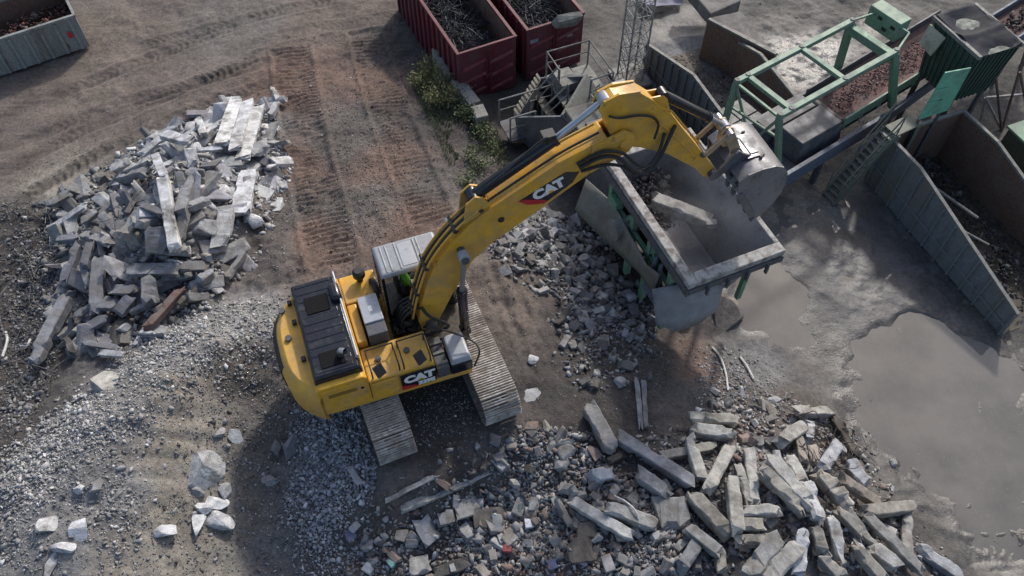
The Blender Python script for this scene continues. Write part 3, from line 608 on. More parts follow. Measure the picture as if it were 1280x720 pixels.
# hoses and hard lines along the boom's back
for k, yy in enumerate((-.20, -.13, -.06, .03, .12)):
    mb = MB(True); P = [(.02, yy, 2.1), (.17, yy, 2.75), (.34, yy, 3.35), (.57, yy, 3.93), (.96, yy, 4.51), (1.4, yy, 4.95), (1.9, yy, 5.28)]
    if k in (0, 1, 4): P += [(3.3, yy, 6.04), (4.2, yy, 6.38)]
    mb.tube([Vector(q)+Vector((-.015, 0, .03)) for q in P], .026 if k < 3 else .03, 7)
    mb.build('hydraulic_line', M['rubber'] if k % 2 else M['yellow'], boom, smooth=True)
mb = MB()
for (x, z, a) in ((.24, 2.98, 73), (.52, 3.78, 65), (1.2, 4.72, 45), (1.75, 5.14, 35)):
    mb = MB(); mb.box(-.04, .04, -.24, .2, .0, .09, Matrix.Translation((x-.01, 0, z)) @ Matrix.Rotation(-R(a), 4, 'Y')); mb.build('hose_clamp', M['engine'], boom)
mb = MB(True); mb.tube([(3.75, -.30, 5.75), (4.2, -.36, 5.95), (4.55, -.42, 5.85), (4.85, -.44, 5.45), (5.2, -.42, 5.2), (5.5, -.36, 5.4), (5.72, -.26, 5.85), (5.85, -.19, 6.1)], .04, 8)
mb.tube([(3.7, -.29, 5.85), (4.2, -.35, 6.08), (4.62, -.40, 5.95), (4.95, -.42, 5.55), (5.25, -.40, 5.38), (5.5, -.32, 5.6), (5.62, -.22, 5.98)], .035, 8)
mb.tube([(4.30, -.26, 6.9), (4.55, -.23, 6.75), (4.9, -.23, 6.7), (5.25, -.22, 6.55), (5.42, -.24, 6.3), (5.35, -.30, 6.0)], .026, 8)
mb.tube([(3.8, -.29, 5.62), (4.3, -.38, 5.72), (4.7, -.42, 5.55), (5.0, -.40, 5.25), (5.35, -.34, 5.22)], .035, 8)
mb.build('hydraulic_hose', M['rubber'], boom, smooth=True)
def cyl(name, p0, p1, p2, r, rr, bm_, rm, parent):
    p0, p1, p2 = Vector(p0), Vector(p1), Vector(p2); d = (p1-p0).normalized()
    mb = MB(); mb.tube([p0, p0+d*.02, p1-d*.1, p1-d*.095, p1], [r*.9, r, r, r*1.15, r*1.15], 18); side = Vector((0, 1, 0))
    mb.tube([p0-side*r*1.0, p0+side*r*1.0], r*1.1, 14); o = mb.build(name, bm_, parent, smooth=True)
    mb = MB(); mb.tube([p1-d*.02, p2], rr, 14); mb.build('rod', rm, o, smooth=True)
    mb = MB(); mb.tube([p2-side*r*.9, p2+side*r*.9], rr*1.9, 16); mb.build('rod_end', M['greybox'], o, smooth=True)
    return o
for s in (-1, 1): cyl('boom_cylinder', (1.12, s*.47, 1.50), (1.12, s*.47, 3.05), (1.22, s*.47, 4.2), .11, .06, M['black'], M['rodgrey'], ex)
sc1 = cyl('stick_cylinder', (1.62, 0, 5.42), (3.36, 0, 6.42), (4.30, 0, 7.10), .125, .07, M['black'], M['chrome'], ex)
mb = MB(True); mb.tube([(3.1, -.1, 6.42), (3.15, -.14, 6.62), (2.95, -.12, 6.55), (2.3, -.1, 6.0), (1.8, -.08, 5.6)], .025, 7); mb.box(3.05, 3.3, -.12, .1, 6.45, 6.62); mb.build('cylinder_hose', M['rubber'], sc1)
mb = MB()
for s in (-1, 1): mb.prism([(1.35, 4.85), (1.42, 5.42), (1.62, 5.58), (1.78, 5.5), (1.95, 5.15)], s*.17-.025, s*.17+.025)
mb.build('cylinder_bracket', M['yellow'], boom, .008)
# stick
sp = [(4.20, 7.02), (4.26, 7.20), (4.42, 7.26), (4.92, 7.22), (5.25, 6.92), (5.72, 6.42), (6.1, 5.86), (6.85, 4.80), (7.08, 4.45), (7.14, 4.26), (7.02, 4.14), (6.88, 4.2), (6.62, 4.55), (5.82, 5.28), (5.15, 5.70), (4.80, 5.86), (4.56, 6.02), (4.40, 6.35), (4.30, 6.75)]
mb = MB(); mb.prism(sp, -.17, .17); stick = mb.build('stick', M['yellow'], ex, .015)
mb = MB()
for s in (-1, 1): mb.prism([(5.1, 6.95), (5.5, 6.92), (5.6, 6.80), (5.7, 6.5), (5.25, 6.8)], s*.10-.02, s*.10+.02)
for s in (-1, 1): mb.prism([(4.12, 7.0), (4.2, 7.2), (4.5, 7.3), (4.95, 7.24), (4.6, 6.6), (4.35, 6.6)], s*.15-.03, s*.15+.03)
mb.build('bracket', M['yellow'], stick, .008)
mb = MB(); mb.tube([(4.66, -.17, 6.08), (4.66, .17, 6.08)], .2, 20); mb.tube([(7.06, -.24, 4.28), (7.06, .24, 4.28)], .1, 16); mb.tube([(6.72, -.22, 4.98), (6.72, .22, 4.98)], .08, 14); mb.build('pivot_pin', M['darkgrey'], stick)
mb = MB(); mb.tube([(5.25, -.19, 6.5), (5.6, -.19, 6.15), (6.0, -.19, 5.65), (6.55, -.19, 4.95)], .02, 6); mb.tube([(5.3, -.12, 6.78), (5.75, -.12, 6.44), (6.12, -.12, 5.92), (6.6, -.1, 5.25)], .025, 6); mb.build('hydraulic_line', M['yellow'], stick)
bc = cyl('bucket_cylinder', (5.52, 0, 6.86), (6.75, 0, 5.86), (7.20, 0, 5.48), .10, .055, M['black'], M['rodgrey'], ex)
# linkage
mb = MB(); lk = surf('link_steel', (.42, .32, .19), .5, .1, dirt=(.2, .17, .13), dscale=6)
for s in (-1, 1):
    mb.bar((7.20, s*.24, 5.48), (6.72, s*.24, 4.98), .05, .13)
    mb.prism([(7.14, 5.58), (7.30, 5.54), (7.64, 4.86), (7.60, 4.70), (7.48, 4.66), (7.30, 5.02), (7.06, 5.42)], s*.15-.03, s*.15+.03)
mb.box(7.2, 7.42, -.15, .15, 4.98, 5.16); 
mb.build('bucket_link', lk, ex, .008)
for q0, q1 in (((7.20, -.32, 5.48), (7.20, .32, 5.48)), ((7.54, -.3, 4.76), (7.54, .3, 4.76))): mb = MB(); mb.tube([q0, q1], .075, 14); mb.build('link_pin', M['rodgrey'], ex)
# bucket: closed shell profile swept across its width
prof = [(7.42, 4.40), (7.62, 4.54), (7.95, 4.60), (8.28, 4.58), (8.52, 4.46), (8.68, 4.22), (8.74, 3.9), (8.70, 3.55), (8.58, 3.22), (8.42, 2.99), (8.26, 2.84)]
inner = [(8.20, 2.87), (8.36, 3.04), (8.51, 3.26), (8.62, 3.57), (8.66, 3.9), (8.61, 4.18), (8.47, 4.38), (8.26, 4.49), (7.95, 4.51), (7.64, 4.45), (7.46, 4.34)]
mb = MB(); mb.prism(prof+inner, -.70, .70); bk = mb.build('bucket', M['steel'], ex, .008, smooth=True)
mb = MB()
for s in (-1, 1):
    mb.prism(prof+[(8.12, 3.02), (7.86, 3.45), (7.50, 4.0)], s*.715-.018, s*.715+.018)
mb.build('side_plate', M['hopper'], bk)
mb = MB()
for s in (-1, 1): mb = MB(); mb.bar((8.10, s*.745, 3.0), (7.52, s*.745, 3.98), .05, .16); mb.build('side_cutter', M['steel'], bk, .01)
for k in range(5):
    y = -.58+k*.29; mb = MB(); mb.prism([(8.40, 3.02), (8.34, 2.80), (8.25, 2.62), (8.22, 2.62), (8.20, 2.84), (8.25, 2.98)], y-.06, y+.06); mb.build('tooth', M['darkgrey'], bk, .01)
mb = MB()
for s in (-1, 1): mb.prism([(6.96, 4.2), (7.02, 4.38), (7.14, 4.42), (7.44, 4.84), (7.56, 4.88), (7.66, 4.78), (7.95, 4.60), (7.62, 4.53), (7.42, 4.38), (7.16, 4.17), (7.04, 4.12)], s*.275-.03, s*.275+.03)
mb.build('hanger_plate', M['steel'], bk, .008)
mb = MB(); mb.box(7.78, 8.22, -.36, .36, 4.595, 4.63); mb.box(7.9, 8.1, -.26, .26, 4.62, 4.65); mb.build('wear_plate', M['steel'], bk, .01)
mb = MB()
for s in (-1, 1): mb.box(8.05, 8.12, s*.40-.02, s*.40+.02, 4.58, 4.66)
mb.build('lifting_lug', M['darkgrey'], bk)
# ------------------------------------------------------------------ operator seated in the cab
def make_person():
    J = []; E_ = []; RD = []
    def j(p, r, par=None):
        J.append(p); RD.append(r)
        if par is not None: E_.append((par, len(J)-1))
        return len(J)-1
    ox, oy, oz = .16, .94, 1.88   # pelvis on the seat
    pel = j((ox, oy, oz+.10), .14); wst = j((ox-.04, oy, oz+.28), .13, pel); ch = j((ox-.05, oy, oz+.47), .155, wst); nk = j((ox-.03, oy, oz+.62), .06, ch); hb = j((ox+.0, oy, oz+.70), .085, nk); hd = j((ox+.02, oy, oz+.80), .098, hb); j((ox+.01, oy, oz+.88), .07, hd); j((ox+.115, oy, oz+.765), .018, hd)
    for s in (-1, 1):
        sh = j((ox-.05, oy+s*.19, oz+.53), .068, ch); el = j((ox+.08, oy+s*.30, oz+.27), .046, sh); wr = j((ox+.30, oy+s*.33, oz+.26), .03, el); pm = j((ox+.37, oy+s*.335, oz+.27), .036, wr)
        for k in range(4):
            f1 = j((ox+.41, oy+s*(.30+.02*k), oz+.285-.006*k), .0105, pm); f2 = j((ox+.44, oy+s*(.30+.02*k), oz+.265-.006*k), .0095, f1); j((ox+.425, oy+s*(.30+.02*k), oz+.238), .008, f2)
        t1 = j((ox+.37, oy+s*.285, oz+.275), .012, pm); j((ox+.405, oy+s*.28, oz+.262), .009, t1)
        hp = j((ox+.06, oy+s*.10, oz+.07), .095, pel); kn = j((ox+.46, oy+s*.13, oz+.11), .065, hp); an = j((ox+.56, oy+s*.13, oz-.30), .045, kn); j((ox+.72, oy+s*.14, oz-.335), .035, an)
    me = bpy.data.meshes.new('person'); me.from_pydata(J, E_, []); o = bpy.data.objects.new('person', me); COL.objects.link(o)
    sk = o.modifiers.new('skin', 'SKIN'); ly = me.skin_vertices[0] if me.skin_vertices else None
    if ly is None:
        bm = bmesh.new(); bm.from_mesh(me); bm.verts.layers.skin.verify(); bm.to_mesh(me); bm.free(); ly = me.skin_vertices[0]
    for i, r in enumerate(RD): ly.data[i].radius = (r, r); ly.data[i].use_root = (i == 0)
    o.modifiers.new('sub', 'SUBSURF').levels = 1; o.modifiers['sub'].render_levels = 1
    dg = bpy.context.evaluated_depsgraph_get(); me2 = bpy.data.meshes.new_from_object(o.evaluated_get(dg)); bpy.data.objects.remove(o)
    me2.materials.clear(); trousers = surf('dark_trousers', (.03, .035, .06), .8)
    for mm in (M['skin'], M['hivis'], trousers): me2.materials.append(mm)
    for p in me2.polygons:
        c = p.center; x, y, z = c.x-ox, abs(c.y-oy), c.z-oz
        p.material_index = 0 if z > .63 or (x > .29 and z > .2) else (1 if z > .17 and not (x > .3 and z < .2) else 2); p.use_smooth = True
    o = bpy.data.objects.new('person', me2); COL.objects.link(o)
    o.location = tuple(EX); o.rotation_euler = (0, 0, YU)
    tag(o, 'person in green high-visibility jacket seated in the excavator cab', 'person')
    mb = MB()
    for s in (-1, 1): mb.tube([(ox+.105, oy+s*.035, oz+.805), (ox+.116, oy+s*.035, oz+.805)], .012, 10)
    e = mb.build('eye', M['rubber'], o)
    mb = MB(); mb.tube([(ox+.095, oy-.03, oz+.72), (ox+.106, oy, oz+.718), (ox+.095, oy+.03, oz+.72)], .007, 6); mb.build('mouth', surf('lip', (.3, .12, .1), .6), o)
    for s in (-1, 1):
        mb = MB(); mb.tube([(ox+.01, oy+s*.095, oz+.79), (ox+.01, oy+s*.115, oz+.79)], [.03, .022], 10); mb.build('ear', M['skin'], o, smooth=True)
    mb = MB(); n = 14; vs = []; fs = []
    for i in range(6):
        a = i/5*1.45
        for k in range(n): vs.append((ox+.012+.112*math.cos(a)*math.cos(2*math.pi*k/n), oy+.112*math.cos(a)*math.sin(2*math.pi*k/n), oz+.835+.105*math.sin(a)))
    fs = [(i*n+k, i*n+(k+1) % n, (i+1)*n+(k+1) % n, (i+1)*n+k) for i in range(5) for k in range(n)]+[tuple(range(5*n, 6*n)), tuple(range(n-1, -1, -1))]
    mb.add(vs, fs); mb.build('hair', surf('dark_hair', (.03, .02, .015), .8), o, smooth=True)
make_person()
# ------------------------------------------------------------------ crusher with feed hopper
CA = math.atan2(.39, .92)
cru = empty('mobile_crusher', (4.13, 11.21, -2), CA, 'green mobile crusher with dusty open feed hopper under the bucket', 'crusher')
HW, HL = 2.66, 4.55    # hopper rim; local z is height above the yard
def hop_ring(x0, x1, y0, y1, z): return [(x0, y0, z), (x1, y0, z), (x1, y1, z), (x0, y1, z)]
o_ = hop_ring(0, HW, 0, HL, 4.0); i_ = hop_ring(.24, HW-.13, .30, HL-.25, 4.0); fl = hop_ring(.62, HW-.85, .55, HL-.4, 2.35)
th = .035
hp = empty('hopper', (0, 0, 0), 0, None, None); hp.parent = cru
def plate(pts, mat, name, parent, t_=.04):
    mb = MB(); mb.slab(pts, t_); return mb.build(name, mat, parent)
for a, b in ((0, 1), (1, 2), (2, 3), (3, 0)): plate([i_[a], i_[b], fl[b], fl[a]], M['hopper'], 'hopper_wall', cru, .05)
plate(fl[::-1], M['hopper'], 'hopper_floor', cru, .05)
bpy.data.objects.remove(hp)
mb = MB(); mb.box(0, .24, 0, HL, 3.82, 4.012); mb.box(.241, HW, 0, .30, 3.82, 4.008); mb.box(HW-.13, HW, .301, HL-.25, 3.82, 4.01); mb.box(.241, HW, HL-.249, HL, 3.82, 4.008)
rim = mb.build('hopper_rim', M['rimdust'], cru, .02)
mb = MB(); mb.box(-.03, .03, -.02, HL, 3.55, 3.80); mb.box(.031, HW, -.03, .03, 3.60, 3.80); mb.build('rim_skirt', M['darkgrey'], cru, .01)
for k in range(4): mb = MB(); mb.box(.5+k*.55, .56+k*.55, -.12, -.031, 3.45, 3.78); mb.build('rim_bracket', M['darkgrey'], cru, .01)
# frame under the hopper
def part_bars(name, mat, bars, w_=.12, parent=cru, bev=.008):
    mb = MB()
    for p0, p1 in bars: mb.bar(p0, p1, w_, w_)
    return mb.build(name, mat, parent, bev)
for y in (.8, 1.85, 2.75, 3.95): part_bars('support_post', M['green'], [((.16, y, 1.0), (.10, y, 3.56))], .16)
part_bars('brace', M['green'], [((.14, .8, 1.8), (.12, 1.8, 3.4)), ((.14, 2.75, 1.6), (.12, 1.6, 3.4)), ((.14, 2.8, 3.4), (.12, 3.9, 1.7)), ((.1, .7, 2.9), (.1, 3.95, 2.9))], .11)
for y in (.8, 1.85, 2.75, 3.95): part_bars('support_post', M['green'], [((HW-.10, y, 1.0), (HW-.07, y, 3.6))], .14)
for x_ in (.6, HW-.9): mb = MB(); mb.box(x_, x_+.3, 1.6, HL+6.0, .85, 1.2); mb.build('chassis_beam', M['engine'], cru, .02)
mb = MB(); mb.tube([(-.28, 3.05, 2.75), (.4, 3.05, 2.75)], .25, 22); mb.tube([(-.32, 3.05, 2.75), (-.26, 3.05, 2.75)], .29, 22); mb.build('drum', M['galv'], cru, smooth=True)
mb = MB(); mb.box(-.05, .2, 3.45, 3.9, 2.4, 3.2); mb.build('green_housing', M['green'], cru, .03)
mb = MB()
for y in (1.15, 1.4): mb.tube([(.0, y, 1.9), (.0, y, 2.8), (.0, y, 3.4)], [.09, .09, .045], 12)
mb.box(-.08, .12, 1.0, 1.6, 1.9, 2.5); mb.build('hydraulic_ram', M['bluegrey'], cru, smooth=True)
for s in (.65, HW-1.15):
    t_ = MB(); t_.prism([(y+5.2, z) for y, z in stadium(2.9, .4, .42, 8)], s, s+.5, plane='yz'); t_.build('crawler_track', M['engine'], cru, .02)
# crusher body, platform and rails behind the hopper
mb = MB(); mb.box(.5, 2.3, HL+.15, HL+2.2, 1.25, 3.1, tx=.1, ty=.1); mb.build('crusher_body', M['darkgrey'], cru, .03)
mb = MB(); mb.box(.7, 2.1, HL+2.3, HL+3.6, 1.25, 2.3); mb.build('engine_housing', M['olive'], cru, .04)
mb = MB(); mb.box(1.15, 2.75, 8.75, 10.6, 1.42, 1.5); mb.build('platform', M['galv'], cru, .01)
mb = MB()
for k in range(14):
    a = Vector((random.uniform(1.5, 2.5), random.uniform(9.0, 10.3), 1.53)); c_ = a+Vector((random.uniform(-.35, .35), random.uniform(-.35, .35), .08)); d_ = c_+Vector((random.uniform(-.35, .35), random.uniform(-.3, .3), -.06)); mb.tube([a, c_, d_], .025, 6)
mb.build('loose_hose', M['rubber'], cru)
mb = MB(); mb.box(1.25, 1.95, 9.5, 10.4, 1.502, 1.85, tx=.05, ty=.05); mb.build('platform_box', M['galv'], cru, .02)
def railing(pts, h, name='railing', mat=M['galv'], parent=cru, mid=True, r=.03):
    mb = MB(); pts = [Vector(p) for p in pts]; up = Vector((0, 0, h))
    mb.tube([p+up for p in pts], r, 7)
    if mid: mb.tube([p+up*.55 for p in pts], r*.8, 7)
    for a, b in zip(pts[:-1], pts[1:]):
        n = max(1, int((b-a).length/1.0))
        for k in range(n): q = a.lerp(b, k/n); mb.tube([q, q+up], r, 7)
    mb.tube([pts[-1], pts[-1]+up], r, 7)
    return mb.build(name, mat, parent)
railing([(1.2, 9.6, 1.5), (1.2, 10.55, 1.5), (2.7, 10.55, 1.5), (2.7, 8.85, 1.5), (1.9, 8.80, 1.5)], 1.0)
mb = MB(); mb.box(2.42, 2.95, 7.15, 8.6, 2.0, 2.42, tx=.03, ty=.03); mb.build('white_cover', M['cabroof'], cru, .03)
mb = MB(); mb.tube([(1.6, 7.0, 2.5), (2.3, 7.0, 2.5), (2.3, 8.2, 2.5), (1.6, 8.2, 2.5), (1.6, 7.0, 2.5)], .045, 8); mb.build('tube_guard', M['galv'], cru)
# lower walkway with steps and railings on the left of the platform
mb = MB(); mb.box(-.75, 1.1, 8.9, 9.0, .75, .8); mb.box(-.75, 1.1, 9.01, 9.9, .75, .8); mb.build('walkway', M['darkgrey'], cru)
railing([(-.75, 9.85, .8), (1.1, 9.85, .8)], .95); railing([(-.75, 8.95, .8), (.1, 8.95, .8)], .95)
mb = MB()
for s in (8.95, 9.85): mb.bar((1.1, s, .8), (1.25, s, 1.5), .06, .06)
railing([(.35, 8.95, .8), (1.2, 8.95, 1.5)], .95, 'stair_rail'); railing([(.6, 9.85, .8), (1.3, 9.85, 1.5)], .95, 'stair_rail')
mb.build('step_frame', M['galv'], cru)
for x, y in ((-.6, 9.4), (1.0, 9.4), (2.6, 9.0), (2.6, 10.4), (1.3, 10.4), (1.3, 9)): part_bars('support_post', M['galv'], [((x, y, .0), (x, y, .74 if x < 1.05 else 1.41))], .09)
# ------------------------------------------------------------------ steel apron plates against the bank
def wpt(u, v, z): return Vector(atz(u, v, z))
MCI = (Matrix.Translation(cru.location) @ Matrix.Rotation(CA, 4, 'Z')).inverted()
def strip_plate(name, mat, tops, bots, sub=4):
    T_ = [MCI @ wpt(*q) for q in tops]; B_ = [MCI @ wpt(*q) for q in bots]; vs = []; fs = []
    def samp(L, n):
        return [L[min(int(i*(len(L)-1)/n), len(L)-2)].lerp(L[min(int(i*(len(L)-1)/n), len(L)-2)+1], i*(len(L)-1)/n-min(int(i*(len(L)-1)/n), len(L)-2)) for i in range(n+1)]
    n = 12; T_ = samp(T_, n); B_ = samp(B_, n)
    for a, b_ in zip(T_, B_):
        for k in range(sub+1): vs.append(a.lerp(b_, k/sub))
    fs = [(i*(sub+1)+k, i*(sub+1)+k+1, (i+1)*(sub+1)+k+1, (i+1)*(sub+1)+k) for i in range(n) for k in range(sub)]
    mb = MB(); mb.add(vs, fs); o = mb.build(name, mat, cru, smooth=True); sm = o.modifiers.new('s', 'SOLIDIFY'); sm.thickness = .035; sm.offset = 0; return o
strip_plate('side_skirt_plate', M['olive'], [(733, 224, .7), (768, 255, 1.0), (785, 288, 1.05), (808, 331, 1.1), (824, 343, 1.4)], [(719, 262, 0), (740, 284, -.05), (762, 306, .05), (800, 342, .3), (817, 368, .45)])
strip_plate('front_skirt_plate', M['dustplate'], [(815, 362, 1.0), (840, 357, 1.1), (868, 352, 1.15), (904, 357, .7)], [(820, 405, .0), (845, 414, -.3), (869, 407, -.3), (896, 388, -.05)])
# concrete lump beside the apron is built with the stones
# ------------------------------------------------------------------ belt conveyor with green gantry
FA = math.atan2(.57, .82)
con = empty('belt_conveyor', (7.29, 16.87, -2), FA, 'green framed belt conveyor carrying broken red brick', 'conveyor')
gw = 1.68; gl = 4.72
for n_ in (0, gw):
    mb = MB(); mb.bar((-.05, n_, 4.0), (gl+.05, n_, 4.0), .17, .15); mb.build('gantry_rail', M['palegreen'], con, .012)
for s_ in (.42, 2.55): mb = MB(); mb.bar((s_, .09, 4.0), (s_, gw-.09, 4.0), .17, .12); mb.build('cross_beam', M['palegreen'], con, .01)
mb = MB(); mb.bar((-.02, .09, 3.97), (-.02, gw-.09, 3.97), .07, .07); mb.build('cross_beam', M['palegreen'], con)
mb = MB()
for s_, n_ in ((0, 0), (0, gw), (gl, 0), (gl, gw), (2.55, 0), (2.55, gw), (.42, 0), (.42, gw)): mb.tube([(s_, n_, 4.076), (s_, n_, 4.10)], .075, 10)
mb.build('bolt_cap', M['galv'], con)
for p0, p1 in (((0, 0, 3.92), (.55, -.1, 2.0)), ((0, gw, 3.92), (.1, gw+.1, 2.0)), ):
    mb = MB(); mb.bar(p0, p1, .16, .16); mb.build('gantry_leg', M['palegreen'], con, .012)
for p0, p1 in (((gl, 0, 3.92), (gl+.85, -.25, 1.6)), ((gl, gw, 3.92), (gl+.5, gw+.1, 1.6))):
    mb = MB(); mb.bar(p0, p1, .2, .2); mb.build('gantry_leg', M['green'], con, .012)
mb = MB(); mb.bar((gl+.0, .02, 3.78), (gl-.02, gw, 3.78), .24, .26); mb.build('portal_beam', M['green'], con, .015)
part_bars('brace', M['palegreen'], [((0, 0, 3.9), (.3, .85, 2.1)), ((0, gw, 3.9), (.35, .9, 2.1)), ((.0, gw, 3.1), (.2, 0, 3.1))], .07, con)
part_bars('brace', M['green'], [((gl+.1, .1, 3.6), (gl+.35, gw*.6, 2.2)), ((gl+.9, .3, 4.05), (gl+.05, 0, 4.02)), ((gl+.9, 1.5, 4.05), (gl+.05, gw, 4.02)), ((gl+.9, .3, 4.05), (gl+.9, 1.5, 4.05))], .06, con)
# motor box at the gantry end
mb = MB(); mb.box(gl+.82, gl+1.32, .6, 1.75, 3.55, 4.2, tx=.0, ty=0); mbx = mb.build('motor_cabinet', M['palegreen'], con, .02)
mb = MB()
for y, z in ((.8, 3.95), (1.05, 3.75), (1.3, 4.0)): mb.box(gl+.80, gl+.818, y-.08, y+.08, z-.05, z+.05)
mb.build('cabinet_opening', M['black'], mbx)
# belt, skirts and chassis
def cb(s, n_, z): return (s, n_, z)
mb = MB()
secs = [(3.5, 1.70), (5.2, 1.80), (7.0, 1.9), (9.6, 2.05)]
vs = []; fs = []
for s_, z in secs: vs += [(s_, .05, z+.17), (s_, .35, z), (s_, 1.15, z), (s_, 1.48, z+.17)]
fs = [(i*4+j, i*4+j+1, i*4+4+j+1, i*4+4+j) for i in range(3) for j in range(3)]
mb.add(vs, fs); bl = mb.build('belt', M['belt'], con); sm = bl.modifiers.new('s', 'SOLIDIFY'); sm.thickness = .03
for n_, nm in ((-.03, 0), (1.55, 1)):
    mb = MB(); mb.bar((3.5, n_, 1.82), (9.7, n_, 2.17), .06, .5); mb.build('side_skirt', M['palegreen'] if n_ < 1 else M['darkgrey'], con, .008)
mb = MB()
for k in range(7):
    s_ = 3.9+k*.8; mb.box(s_-.3, s_+.3, -.08, -.062, 1.62+.056*(s_-3.5), 1.72+.056*(s_-3.5))
mb.build('skirt_slot', M['black'], con)
mb = MB(); mb.bar((-.9, -.42, 1.35), (5.0, -.42, 1.45), .14, .55); mb.build('chassis_beam', M['bluegrey'], con, .015)
mb = MB(); mb.bar((5.05, -.42, 1.45), (9.0, -.2, 1.65), .12, .45); mb.build('chassis_beam', M['bluegrey'], con, .015)
mb = MB(); mb.bar((-.9, 1.75, 1.35), (9.0, 1.75, 1.55), .14, .5); mb.build('chassis_beam', M['darkgrey'], con, .015)
mb = MB(); mb.box(-.8, 3.4, -.3, 1.65, 1.1, 1.3); mb.build('chassis_deck', M['darkgrey'], con, .01)
mb = MB(); mb.box(1.5, 3.45, -.15, .95, 1.32, 2.05, tx=.12, ty=.1); mb.build('head_box', M['darkgrey'], con, .03)
mb = MB(); mb.box(1.3, 3.4, .96, 1.6, 1.32, 1.9, tx=.05, ty=.03); mb.build('drive_housing', M['darkgrey'], con, .02)
mb = MB(); mb.tube([(3.52, .1, 1.7), (3.52, 1.35, 1.7)], .2, 18); mb.build('belt_drum', M['rubber'], con, smooth=True)
for a, b_ in ((.45, 1.15), (1.2, 1.9)):
    for c_, d_ in ((1.75, 2.45), (2.5, 3.2)):
        mb = MB(); mb.box(c_-1.2, d_-1.2, a+.9, b_+.9, 1.5, 1.56); mb.build('deck_plate', M['galv'], con, .01)
for s_ in (-.5, 2.6, 5.6, 8.3):
    for n_ in (-.3, 1.65): part_bars('support_leg', M['darkgrey'], [((s_, n_, 0), (s_, n_, 1.2))], .16, con)
# brick on the belt: one mass of broken pieces
def stones_mesh(name, pos, size, cols, seed, flat=.75, blocky=False):
    g = np.random.default_rng(seed); V = []; F = []; libs = []
    for k in range(10):
        bm = bmesh.new()
        for q in range(11 if not blocky else 9):
            if blocky: p_ = [(-1 if g.random() < .5 else 1)*g.uniform(.62, 1) for _ in range(3)]
            else:
                p_ = g.normal(size=3); p_ /= np.linalg.norm(p_); p_ *= g.uniform(.8, 1.05)
            bm.verts.new(p_)
        r_ = bmesh.ops.convex_hull(bm, input=bm.verts); bmesh.ops.delete(bm, geom=[e for e in r_['geom_interior'] if isinstance(e, bmesh.types.BMVert)], context='VERTS')
        bmesh.ops.recalc_face_normals(bm, faces=bm.faces); bm.verts.index_update()
        libs.append((np.array([v.co[:] for v in bm.verts]), np.array([[v.index for v in f.verts] for f in bm.faces]))); bm.free()
    off = 0; VV = []; FF = []; CC = []
    n_ = len(pos); lib = g.integers(0, 10, n_)
    q = g.normal(size=(n_, 4)); q /= np.linalg.norm(q, axis=1)[:, None]
    asp = np.stack([g.uniform(.8, 1.5, n_), g.uniform(.6, 1.0, n_), g.uniform(.45, .8, n_)*flat/.75], 1)
    for i in range(n_):
        v, f = libs[lib[i]]; a, b, c, d = q[i]
        if flat < .6: a, b, c, d = math.cos(q[i][0]*3), q[i][1]*.12, q[i][2]*.12, math.sin(q[i][0]*3); nn = math.sqrt(a*a+b*b+c*c+d*d); a, b, c, d = a/nn, b/nn, c/nn, d/nn
        Rm = np.array([[1-2*(c*c+d*d), 2*(b*c-a*d), 2*(b*d+a*c)], [2*(b*c+a*d), 1-2*(b*b+d*d), 2*(c*d-a*b)], [2*(b*d-a*c), 2*(c*d+a*b), 1-2*(b*b+c*c)]])
        VV.append((v*asp[i]*size[i])@Rm.T+pos[i]); FF.append(f+off); CC.append(np.repeat(cols[i][None], len(v), 0)); off += len(v)
    V = np.concatenate(VV).astype(np.float32); F = np.concatenate(FF).astype(np.int32); C_ = np.concatenate(CC)
    me = bpy.data.meshes.new(name); me.vertices.add(len(V)); me.vertices.foreach_set('co', V.ravel()); me.loops.add(F.size); me.loops.foreach_set('vertex_index', F.ravel())
    me.polygons.add(len(F)); me.polygons.foreach_set('loop_start', np.arange(0, F.size, 3, dtype=np.int32)); me.polygons.foreach_set('loop_total', np.full(len(F), 3, dtype=np.int32)); me.update()
    a = me.color_attributes.new('Col', 'FLOAT_COLOR', 'POINT'); a.data.foreach_set('color', np.c_[C_, np.ones(len(C_))].astype(np.float32).ravel())
    me.materials.append(M['stones'])
    o = bpy.data.objects.new(name, me); COL.objects.link(o); return o
def palette(cols, n_, g, jit=.18):
    c = np.array(cols)[g.integers(0, len(cols), n_)]; return np.clip(c*(1+jit*g.normal(size=(n_, 1)))*(1+.015*g.normal(size=(n_, 3))), .015, .8)
def tomat(o): return o.matrix_basis
g = np.random.default_rng(5)
MC = Matrix.Translation(con.location) @ Matrix.Rotation(FA, 4, 'Z')
P = []
for k in range(900):
    s_ = g.uniform(3.55, 9.5); n_ = .76+g.normal()*.26; n_ = min(max(n_, .14), 1.38); z = 1.72+.058*(s_-3.5)+max(0, .10-(n_-.72)**2*.5)*g.uniform(.3, 1)+.03
    P.append(MC @ Vector((s_, n_, z)))
brk = stones_mesh('brick_rubble', np.array(P), g.uniform(.012, .04, 900), palette([(.17, .095, .09), (.21, .11, .102), (.13, .078, .075), (.18, .13, .125), (.22, .12, .11)], 900, g), 3, blocky=True)
tag(brk, 'broken red brick pieces riding on the conveyor belt', 'brick rubble', kind='stuff')
# ------------------------------------------------------------------ clad discharge hopper with tarpaulin
sil = empty('clad_hopper', (13.46, 19.25, -2), math.atan2(21.01-19.25, 12.73-13.46)-math.pi/2, 'dark green ribbed hopper under a sagging black tarpaulin', 'hopper')
